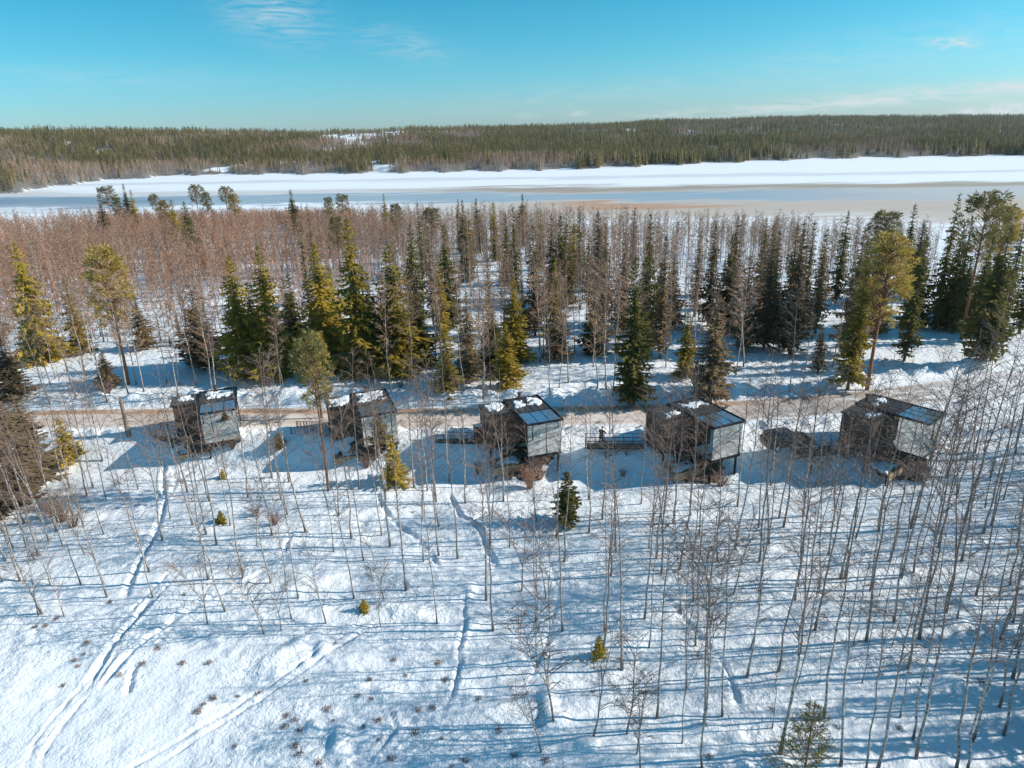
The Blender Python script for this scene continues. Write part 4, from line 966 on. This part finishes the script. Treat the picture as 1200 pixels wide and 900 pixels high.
    link('terrace_snow', snow_patch(LX - .1, -.2, 1.6, 3.4, tz + .05, 250 + ci_, -.14, .14), t)
    if ci_ == 2:
        b = MB(); b.box((0, 0, 0), (.9, .9, 1.75)); link('porch_box', b.mesh('porch_box', M_WALL), t, (LX - .95, NY + 1.2, FZ - .1))
        link('porch_snow', snow_patch(LX - .88, LX - .12, NY + 1.28, NY + 2.0, FZ + 1.66, 260, -.3, .12), t)
    # bare earth draped on the slope, under-floor shade also put into its dark colour
    a = R(yw); gx_ = np.linspace(-3.6, 4.2, 48); gy_ = np.linspace(-1.1, 5.2, 40); V = []; Fc = []
    U_, W_ = np.meshgrid(gx_, gy_); XX = cx + U_ * math.cos(a) - W_ * math.sin(a); YY = cy + U_ * math.sin(a) + W_ * math.cos(a)
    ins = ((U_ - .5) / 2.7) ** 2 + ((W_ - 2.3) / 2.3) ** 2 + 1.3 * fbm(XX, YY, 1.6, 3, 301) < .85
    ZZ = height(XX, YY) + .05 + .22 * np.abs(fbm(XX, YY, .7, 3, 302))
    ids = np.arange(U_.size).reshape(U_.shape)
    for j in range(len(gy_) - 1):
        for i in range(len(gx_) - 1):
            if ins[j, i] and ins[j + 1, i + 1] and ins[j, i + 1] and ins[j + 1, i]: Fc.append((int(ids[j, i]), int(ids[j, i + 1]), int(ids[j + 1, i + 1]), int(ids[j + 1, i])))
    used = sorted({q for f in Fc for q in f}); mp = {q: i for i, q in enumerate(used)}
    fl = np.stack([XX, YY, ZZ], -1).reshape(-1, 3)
    me_ = bpy.data.meshes.new('bare_ground_and_shade'); me_.from_pydata([tuple(fl[q]) for q in used], [], [tuple(mp[q] for q in f) for f in Fc])
    me_.materials.append(bpy.data.materials.get('bare_earth_and_shade') or mottled('bare_earth_and_shade', (.05, .04, .035), (.16, .11, .085), 2.2, .95, bmp=.1))
    tag(link('bare_ground_and_shade', me_), kind='structure')

# ------------------------------------------------------------------ walkways with railings
def walkway(label, p0, p1, wd, post_n, infill, side_fill=0):
    a = Vector(p0); b_ = Vector(p1); L = (b_ - a).xy.length; ang = math.atan2(b_.y - a.y, b_.x - a.x)
    t = thing('walkway', label, 'walkway', a, ang, 'footbridges from the road to the cabins')
    n = int(L / .2); planks('plank', 0, L, 0, wd, -.05, .05, n, M_DECK, t, along='y', gap=.015)
    b = MB(); b.box((0, .04, -.26), (L, .10, -.052)); b.box((0, wd - .10, -.26), (L, wd - .04, -.052)); link('beam', b.mesh('beam', M_FRAME), t)
    pb = MB(); pb.box((-.025, -.025, 0), (.025, .025, 1.0)); pm = pb.mesh('rail_post', M_RAIL)
    for s_ in (.03, wd - .03):
        for k in range(post_n + 1): link('rail_post', pm, t, (L * k / post_n * .98 + .03, s_, 0))
        for z_ in ((1.0, .55, .2) if not infill else (1.0, .12)):
            rb = MB(); rb.box((0, s_ - .02, z_), (L, s_ + .02, z_ + .04)); link('handrail' if z_ == 1.0 else 'rail', rb.mesh('rail', M_RAIL), t)
    if infill:
        bb_ = MB(); bb_.box((-.035, -.008, .16), (.035, .008, .96)); bm_ = bb_.mesh('baluster', M_RAIL)
        for s_ in (.03, wd - .03):
            nb_ = int(L / .34)
            for k in range(nb_): link('baluster', bm_, t, (.15 + k * .34, s_, 0))
    for fx in (.35, .7):
        wx = a.x + math.cos(ang) * L * fx - math.sin(ang) * .07; wy = a.y + math.sin(ang) * L * fx + math.cos(ang) * .07; zg = hz(wx, wy) - .3 - a.z
        sb = MB(); sb.box((-.05, -.05, zg), (.05, .05, -.262)); link('support_post', sb.mesh('support_post', M_FRAME), t, (L * fx, .07, 0))
    br = MB(); br.tube([(L * .35, .07, -1.1), (L * .62, .07, -.27)], [.035, .035], 4); link('brace', br.mesh('brace', M_FRAME), t)
    return t
def wp(px_, py_, z=1.05): return tuple(ground_at(px_, py_, z))
walkway('slatted railing footbridge left of the leftmost cabin, beside the snag', wp(176, 511), wp(210, 519), 1.4, 4, True)
walkway('slatted railing footbridge joining the second cabin on its left side', wp(341, 511), wp(396, 513), 1.5, 6, True)
walkway('open railed footbridge at left of the middle cabin', wp(510, 517), wp(558, 518), 1.0, 5, False)
wk = walkway('open railed footbridge with the person standing on it', wp(686, 524), wp(755, 524), .95, 6, False)
walkway('pale edged footbridge from dark car to rightmost cabin', wp(936, 534), wp(984, 529), 1.4, 4, False)

# ------------------------------------------------------------------ person
pp = ground_at(705, 521.0, 1.06); pp.y += .15
PER = thing('person', 'person in dark brown coat leaning on walkway railing between middle and fourth cabins', 'person', pp, R(-35))
def skin_mesh(name, joints, edges, radii, material, sub=2):
    me_ = bpy.data.meshes.new(name); me_.from_pydata(joints, edges, []); o_ = link(name, me_)
    md = o_.modifiers.new('skin', 'SKIN'); md.use_smooth_shade = True
    for i, r_ in enumerate(radii): me_.skin_vertices[0].data[i].radius = (r_, r_) if not isinstance(r_, tuple) else r_
    me_.skin_vertices[0].data[0].use_root = True
    ms = o_.modifiers.new('sub', 'SUBSURF'); ms.levels = ms.render_levels = sub
    dg = bpy.context.evaluated_depsgraph_get(); dg.update(); ev = bpy.data.meshes.new_from_object(o_.evaluated_get(dg)); ev.materials.clear(); ev.materials.append(material)
    bpy.data.objects.remove(o_); ev.name = name; return ev
# body: pelvis root, spine, head, arms forward on the rail, legs
Jn = [(0, 0, .93), (0, -.02, 1.15), (0, .06, 1.38), (0, .10, 1.50), (0, .13, 1.60), (0, .16, 1.72),
      (.20, .06, 1.40), (.30, .22, 1.16), (.22, .46, 1.10), (.20, .53, 1.09), (-.20, .06, 1.40), (-.34, .20, 1.16), (-.24, .46, 1.10), (-.22, .53, 1.09),
      (.11, 0, .88), (.14, .03, .48), (.14, -.02, .09), (.15, .12, .04), (-.11, 0, .88), (-.16, -.02, .48), (-.17, -.08, .09), (-.18, .06, .04)]
Ed = [(0, 1), (1, 2), (2, 3), (3, 4), (4, 5), (2, 6), (6, 7), (7, 8), (8, 9), (2, 10), (10, 11), (11, 12), (12, 13), (0, 14), (14, 15), (15, 16), (16, 17), (0, 18), (18, 19), (19, 20), (20, 21)]
Rd = [.15, .14, .16, .06, .085, .07, .075, .052, .035, .03, .075, .052, .035, .03, .10, .07, .05, .04, .10, .07, .05, .04]
link('body', skin_mesh('body', Jn, Ed, Rd, M_SKIN), PER)
JC = [(0, 0, .86), (0, -.02, 1.15), (0, .05, 1.40), (.21, .06, 1.41), (.31, .22, 1.16), (.23, .44, 1.10), (-.21, .06, 1.41), (-.35, .20, 1.16), (-.25, .44, 1.10), (0, 0, .72)]
link('coat', skin_mesh('coat', JC, [(0, 1), (1, 2), (2, 3), (3, 4), (4, 5), (2, 6), (6, 7), (7, 8), (0, 9)], [.21, .20, .20, .11, .088, .068, .11, .088, .068, .23], M_COAT), PER)
JT = [(0, 0, .90), (.11, 0, .84), (.14, .03, .48), (.14, -.02, .12), (-.11, 0, .84), (-.16, -.02, .48), (-.17, -.08, .12)]
link('trousers', skin_mesh('trousers', JT, [(0, 1), (1, 2), (2, 3), (0, 4), (4, 5), (5, 6)], [.16, .115, .085, .07, .115, .085, .07], M_TROU), PER)
for sx, sy in ((.15, .03), (-.175, -.03)):
    link('boot', skin_mesh('boot', [(sx, sy - .06, .06), (sx, sy + .06, .05), (sx, sy + .16, .04), (sx, sy - .05, .17)], [(0, 1), (1, 2), (0, 3)], [.065, .055, .045, .06], M_TROU), PER)
link('hair', skin_mesh('hair', [(0, .10, 1.64), (0, .11, 1.72), (0, .14, 1.77)], [(0, 1), (1, 2)], [.085, .105, .075], M_HAIR), PER)
for sx in (.195, -.215):     # hands on the rail: palm, four fingers and thumb
    hj = [(sx, .50, 1.09), (sx, .56, 1.085)]; he = [(0, 1)]; hr = [.026, .034]
    for k in range(4):
        fx = sx + (k - 1.5) * .021; n0 = len(hj); ln_ = [.055, .068, .062, .048][k]
        hj += [(fx, .60, 1.08), (fx, .60 + ln_ * .6, 1.065), (fx, .60 + ln_ * .7, 1.03)]; he += [(1, n0), (n0, n0 + 1), (n0 + 1, n0 + 2)]; hr += [.0105, .0095, .008]
    n0 = len(hj); sg = 1 if sx < 0 else -1
    hj += [(sx + sg * .045, .56, 1.07), (sx + sg * .06, .60, 1.05)]; he += [(0, n0), (n0, n0 + 1)]; hr += [.012, .010]
    link('hand', skin_mesh('hand', hj, he, hr, M_SKIN, 1), PER)

# ------------------------------------------------------------------ parked car behind the footbridge of the last cabin
g_ = ground_at(921, 527, 1.02)
car = thing('parked_car', 'dark estate car parked in the shade between fourth and rightmost cabins', 'car', (g_.x + .3, g_.y + .6, 1.03), R(8))
prof = [(-2.35, .35), (-2.38, .75), (-2.30, 1.05), (-2.05, 1.60), (-1.75, 1.72), (-.6, 1.76), (.15, 1.68), (.95, 1.14), (1.9, 1.02), (2.28, .86), (2.36, .55), (2.30, .32)]
def car_y(z): return .90 if z < 1.05 else .90 - (z - 1.05) * .30
vs = []; fs = []
for x, z in prof: vs += [(x, -car_y(z), z), (x, car_y(z), z)]
n = len(prof)
for i in range(n - 1): fs.append((2 * i, 2 * i + 2, 2 * i + 3, 2 * i + 1))
fs.append((2 * n - 2, 0, 1, 2 * n - 1)); fs.append(tuple(2 * i for i in range(n))[::-1]); fs.append(tuple(2 * i + 1 for i in range(n)))
mbx = MB(); mbx.add(vs, fs); o = link('body', mbx.mesh('body', M_CAR), car); bevel(o, .07, 3); o.data.polygons.foreach_set('use_smooth', [True] * len(o.data.polygons))
def pane(pts, name='side_window', material=M_CARG):
    b = MB(); P_ = [Vector(p) for p in pts]; nn = (P_[1] - P_[0]).cross(P_[2] - P_[0]).normalized() * .012
    k = len(P_); b.add([p + nn for p in P_] + [p - nn for p in P_], [tuple(range(k)), tuple(range(k, 2 * k))[::-1]] + [(i, i + k, (i + 1) % k + k, (i + 1) % k) for i in range(k)])
    return link(name, b.mesh(name, material), car)
for sg in (-1, 1):
    for xs_ in ([(-2.0, 1.14), (-1.86, 1.56), (-1.05, 1.62), (-1.05, 1.14)], [(-.97, 1.14), (-.97, 1.63), (-.15, 1.62), (-.15, 1.14)], [(-.07, 1.14), (-.07, 1.60), (.10, 1.58), (.70, 1.14)]):
        pane([(x, sg * (car_y(z) + .004), z) for x, z in xs_])
pane([(.93, -.74, 1.20), (.93, .74, 1.20), (.24, .62, 1.67), (.24, -.62, 1.67)], 'windscreen'); pane([(-2.30, -.72, 1.12), (-2.30, .72, 1.12), (-2.09, .62, 1.56), (-2.09, -.62, 1.56)], 'rear_window')
for x in (-1.45, 1.45):
    for sg in (-1, 1):
        b = MB(); b.tube([(0, -.11, 0), (0, -.09, 0), (0, .09, 0), (0, .11, 0)], [.28, .34, .34, .28], 20); wh = link('wheel', b.mesh('wheel', M_TYRE), car, (x, sg * .82, .34))
        b = MB(); b.tube([(0, sg * .08, 0), (0, sg * .122, 0)], [.21, .18], 12); link('rim', b.mesh('rim', M_RIM), wh)
for sg in (-1, 1):
    b = MB(); b.box((2.20, sg * .66 - .16, .66), (2.345, sg * .66 + .16, .80)); bevel(link('headlight', b.mesh('headlight', M_LAMPW), car), .02)
    b = MB(); b.box((-2.40, sg * .74 - .10, .85), (-2.30, sg * .74 + .10, 1.15)); bevel(link('tail_light', b.mesh('tail_light', M_LAMPR), car), .02)
    b = MB(); b.box((.55, sg * 1.0 - .09, 1.12), (.67, sg * 1.0 + .09, 1.24)); bevel(link('wing_mirror', b.mesh('wing_mirror', M_CAR), car), .03)

# ------------------------------------------------------------------ snag, shrubs, tufts
g_ = ground_at(153, 519, .3); zg = hz(g_.x, g_.y); t = thing('dead_tree', 'broken dead trunk with stubby branches left of the leftmost cabin footbridge', 'tree snag', (g_.x, g_.y, zg))
b = MB(); rd = random.Random(3); b.tube([(0, 0, -.4), (.02, 0, 0), (.0, .03, 1.2), (.05, 0, 2.6), (.02, .02, 3.8), (.06, 0, 4.25)], [.32, .26, .22, .20, .17, .06], 9); link('trunk', b.mesh('trunk', M_DEAD), t)
for z_, a, L_ in [(3.3, 2.8, .9), (2.9, 3.4, .7), (3.6, .2, .5), (2.4, -.3, 1.3), (1.9, 3.3, 1.5), (1.5, .3, 1.0), (1.2, 2.7, 1.1), (.9, -.1, 1.2)]:
    b = MB(); e = Vector((math.cos(a), math.sin(a), -.15)) * L_; b.tube([(0, 0, 0), e * .6, e + Vector((0, 0, -.1))], [.05, .03, .01], 4)
    for k in range(7): q0 = e * rd.uniform(.4, 1); b.ribbon(q0, q0 + Vector((rd.uniform(-.4, .4), rd.uniform(-.4, .4), rd.uniform(-.3, .3))), .012, rd)
    link('branch', b.mesh('branch', M_DEAD), t, (0, 0, z_))
SH = [(shrub_proto(600, 2.2, 1.2, 90, .014), M_SHRUBR, 'reddish'), (shrub_proto(601, 1.6, 1.2, 70, .013), M_SHRUB, 'brown'), (shrub_proto(602, 1.1, .9, 50, .012), M_SHRUB, 'low brown')]
SH = [(a.mesh('shrub', m_), lk) for a, m_, lk in SH]
for px_, py_, k, s_ in [(621, 566, 0, 1.0), (632, 556, 2, 1.3), (560, 551, 2, 1.1), (598, 556, 2, .9), (262, 534, 1, 1.1), (275, 536, 1, .9), (443, 540, 1, 1.1), (430, 546, 2, 1.1), (250, 533, 2, 1.2), (808, 560, 1, .9), (845, 563, 2, 1.3), (790, 545, 2, 1.0),
                        (1030, 549, 0, .8), (1015, 548, 1, .9), (1050, 552, 2, 1.3), (1080, 560, 2, 1.4), (72, 605, 1, 1.3), (60, 600, 0, .7), (85, 612, 2, 1.3), (815, 455, 1, 1.2), (800, 440, 1, 1.0), (128, 468, 1, 1.0), (300, 600, 2, .9), (322, 612, 1, .8),
                        (730, 555, 2, .7), (990, 545, 2, 1.0), (470, 455, 2, 1.0), (8, 500, 1, 1.4), (30, 505, 2, 1.5)]:
    z_ = .9 if py_ < 510 else -.8; g_ = ground_at(px_, py_, z_); me_, lk = SH[k]
    o = link('shrub', me_, None, (g_.x, g_.y, hz(g_.x, g_.y)), (0, 0, random.uniform(0, 6)), (s_, s_, s_)); TREES.append(dict(o=o, px=px_, py=py_, sp='shrub', look=lk, h=1.5, lean=0, y=g_.y))
TF = []
for i, m_ in enumerate([M_HEATH, M_LEAF, M_HEATH]):
    rd = random.Random(700 + i); b = MB()
    for k in range(70):
        a = rd.uniform(0, 6.28); r_ = .32 * rd.random() ** .7; q0 = Vector((math.cos(a) * r_, math.sin(a) * r_, -.05)); e = q0 + Vector((rd.gauss(0, .10), rd.gauss(0, .10), rd.uniform(.08, .34)))
        b.ribbon(q0, e, .018, rd)
    TF.append(b.mesh('heather_tuft', m_))
TUF = """99 769 1;92 783 1;74 803 0;168 779 0;140 792 1;244 778 0;214 778 0;239 825 1;250 817 0;278 814 0;290 824 0;55 737 0;42 739 0;67 729 0;217 703 0;130 710 0;462 772 1;475 790 0;514 776 1;522 793 0;432 796 0;358 797 0;419 814 0;
435 817 0;383 828 1;390 842 0;336 836 0;333 849 0;351 854 0;443 844 0;490 828 1;507 826 0;457 886 0;444 864 0;517 861 0;485 854 0;426 850 0;351 882 0;346 872 0;303 808 0;544 886 0;529 894 0;392 753 0;639 886 1;694 810 0;
484 606 0;560 815 0;585 850 0;602 880 0;372 891 0;275 873 0;186 762 0;102 756 1;88 776 1;232 833 1;345 842 1;1055 850 0;982 850 0;905 830 0;1150 800 0;830 882 1"""
for ent in TUF.replace('\n', '').split(';'):
    px_, py_, k = [int(q) for q in ent.split()]
    g_ = ground_at(px_, py_, -1.8); s_ = random.uniform(.45, .9)
    o = link('heather_tuft', TF[k if k else random.choice([0, 2])], None, (g_.x, g_.y, hz(g_.x, g_.y)), (0, 0, random.uniform(0, 6)), (s_, s_, s_ * .9))
    TREES.append(dict(o=o, px=px_, py=py_, sp='tuft', look='rusty-leaved' if k else 'dark', h=.3, lean=0, y=g_.y))

# ------------------------------------------------------------------ labels: each tells one plant from the next
CN = ['leftmost cabin', 'second cabin', 'middle cabin', 'fourth cabin', 'rightmost cabin']; CX = [245, 435, 618, 838, 1045]
def column(px_):
    for k, c_ in enumerate(CX):
        if abs(px_ - c_) <= 38: return 'o', CN[k]
    if px_ < CX[0]: return 'b', 'left edge and leftmost cabin'
    if px_ > CX[-1]: return 'b', 'rightmost cabin and right edge'
    for k in range(4):
        if CX[k] < px_ < CX[k + 1]: return 'b', CN[k].replace(' cabin', '') + ' and ' + CN[k + 1] + 's'
def cell(t):
    px_, py_ = t['px'], t['py']; kd, cn = column(px_); gap_ = kd == 'b'
    if py_ < 300: return ('farback', kd, cn), 'at lakeside, ' + ('between ' + cn if gap_ else 'behind ' + cn)
    if py_ < 395: return ('back', kd, cn), 'deep in wood ' + ('between ' + cn if gap_ else 'behind ' + cn)
    if py_ < 482: return ('mid', kd, cn), 'just beyond road ' + ('between ' + cn if gap_ else 'behind ' + cn)
    if py_ < 582: return ('row', kd, cn), 'in cabin row ' + ('between ' + cn if gap_ else 'beside ' + cn)
    if py_ < 640: return ('f1', kd, cn), 'on upper snow below ' + cn
    if py_ < 705: return ('f2', kd, cn), 'on middle snow below ' + cn
    if py_ < 790: return ('f3', kd, cn), 'on lower snow below ' + cn
    return ('f4', kd, cn), 'at bottom below ' + cn
NAME = dict(birch='bare birch', spruce='spruce', pine='pine', sapling='evergreen sapling', tuft='heather tuft', shrub='leafless shrub'); NAME['young pine'] = 'pine'
CATG = dict(birch='birch tree', spruce='spruce tree', pine='pine tree', sapling='sapling', tuft='heather', shrub='shrub'); CATG['young pine'] = 'pine tree'
GRP = dict(birch='bare birches round the cabins and road', spruce='spruces in the wood', pine='pines in the wood', sapling='small evergreens by the cabins and on the snow', tuft='tufts poking through the snow', shrub='leafless shrubs round the cabins')
GRP['young pine'] = 'pines in the wood'
cells = {}
for t in TREES:
    key, txt = cell(t); cells.setdefault((t['sp'], key), []).append((t, txt))
WORD = ['', 'second', 'third', 'fourth', 'fifth', 'sixth', 'seventh', 'eighth', 'ninth', 'tenth', 'eleventh', 'twelfth', 'thirteenth', 'fourteenth', 'fifteenth', 'sixteenth', 'seventeenth', 'eighteenth', 'nineteenth', 'twentieth']
for (sp, key), L_ in cells.items():
    L_.sort(key=lambda q: q[0]['px'])
    for i, (t, txt) in enumerate(L_):
        if len(L_) == 1: o_ = ''
        elif i == 0: o_ = ', leftmost'
        elif i == len(L_) - 1: o_ = ', rightmost'
        elif i <= (len(L_) - 1) / 2: o_ = ', %s from left' % (WORD[i] if i < 20 else str(i + 1) + 'th')
        else: j = len(L_) - 1 - i; o_ = ', %s from right' % (WORD[j] if j < 20 else str(j + 1) + 'th')
        tag(t['o'], '%s %s%s %s' % (t['look'], NAME[sp], o_, txt), CATG[sp], GRP[sp])
print('things', len(TREES), 'birches', len([t for t in TREES if t['sp'] == 'birch']), 'spruces', len([t for t in TREES if t['sp'] == 'spruce']))

# ------------------------------------------------------------------ thin spring haze
b = MB(); b.box((-2600, -60, -150), (2600, 3000, 92))
HM = bpy.data.materials.new('haze'); HM.use_nodes = True; hn = NT(HM.node_tree); hn.n.clear()
pv = hn.new('ShaderNodeVolumePrincipled'); pv.inputs['Color'].default_value = (.80, .90, 1.0, 1); pv.inputs['Density'].default_value = .00006; pv.inputs['Anisotropy'].default_value = 0.2
ho = hn.new('ShaderNodeOutputMaterial'); hn.link(pv.outputs[0], ho.inputs['Volume'])
tag(link('haze', b.mesh('haze', HM)), kind='stuff')
scene.cycles.volume_bounces = 0
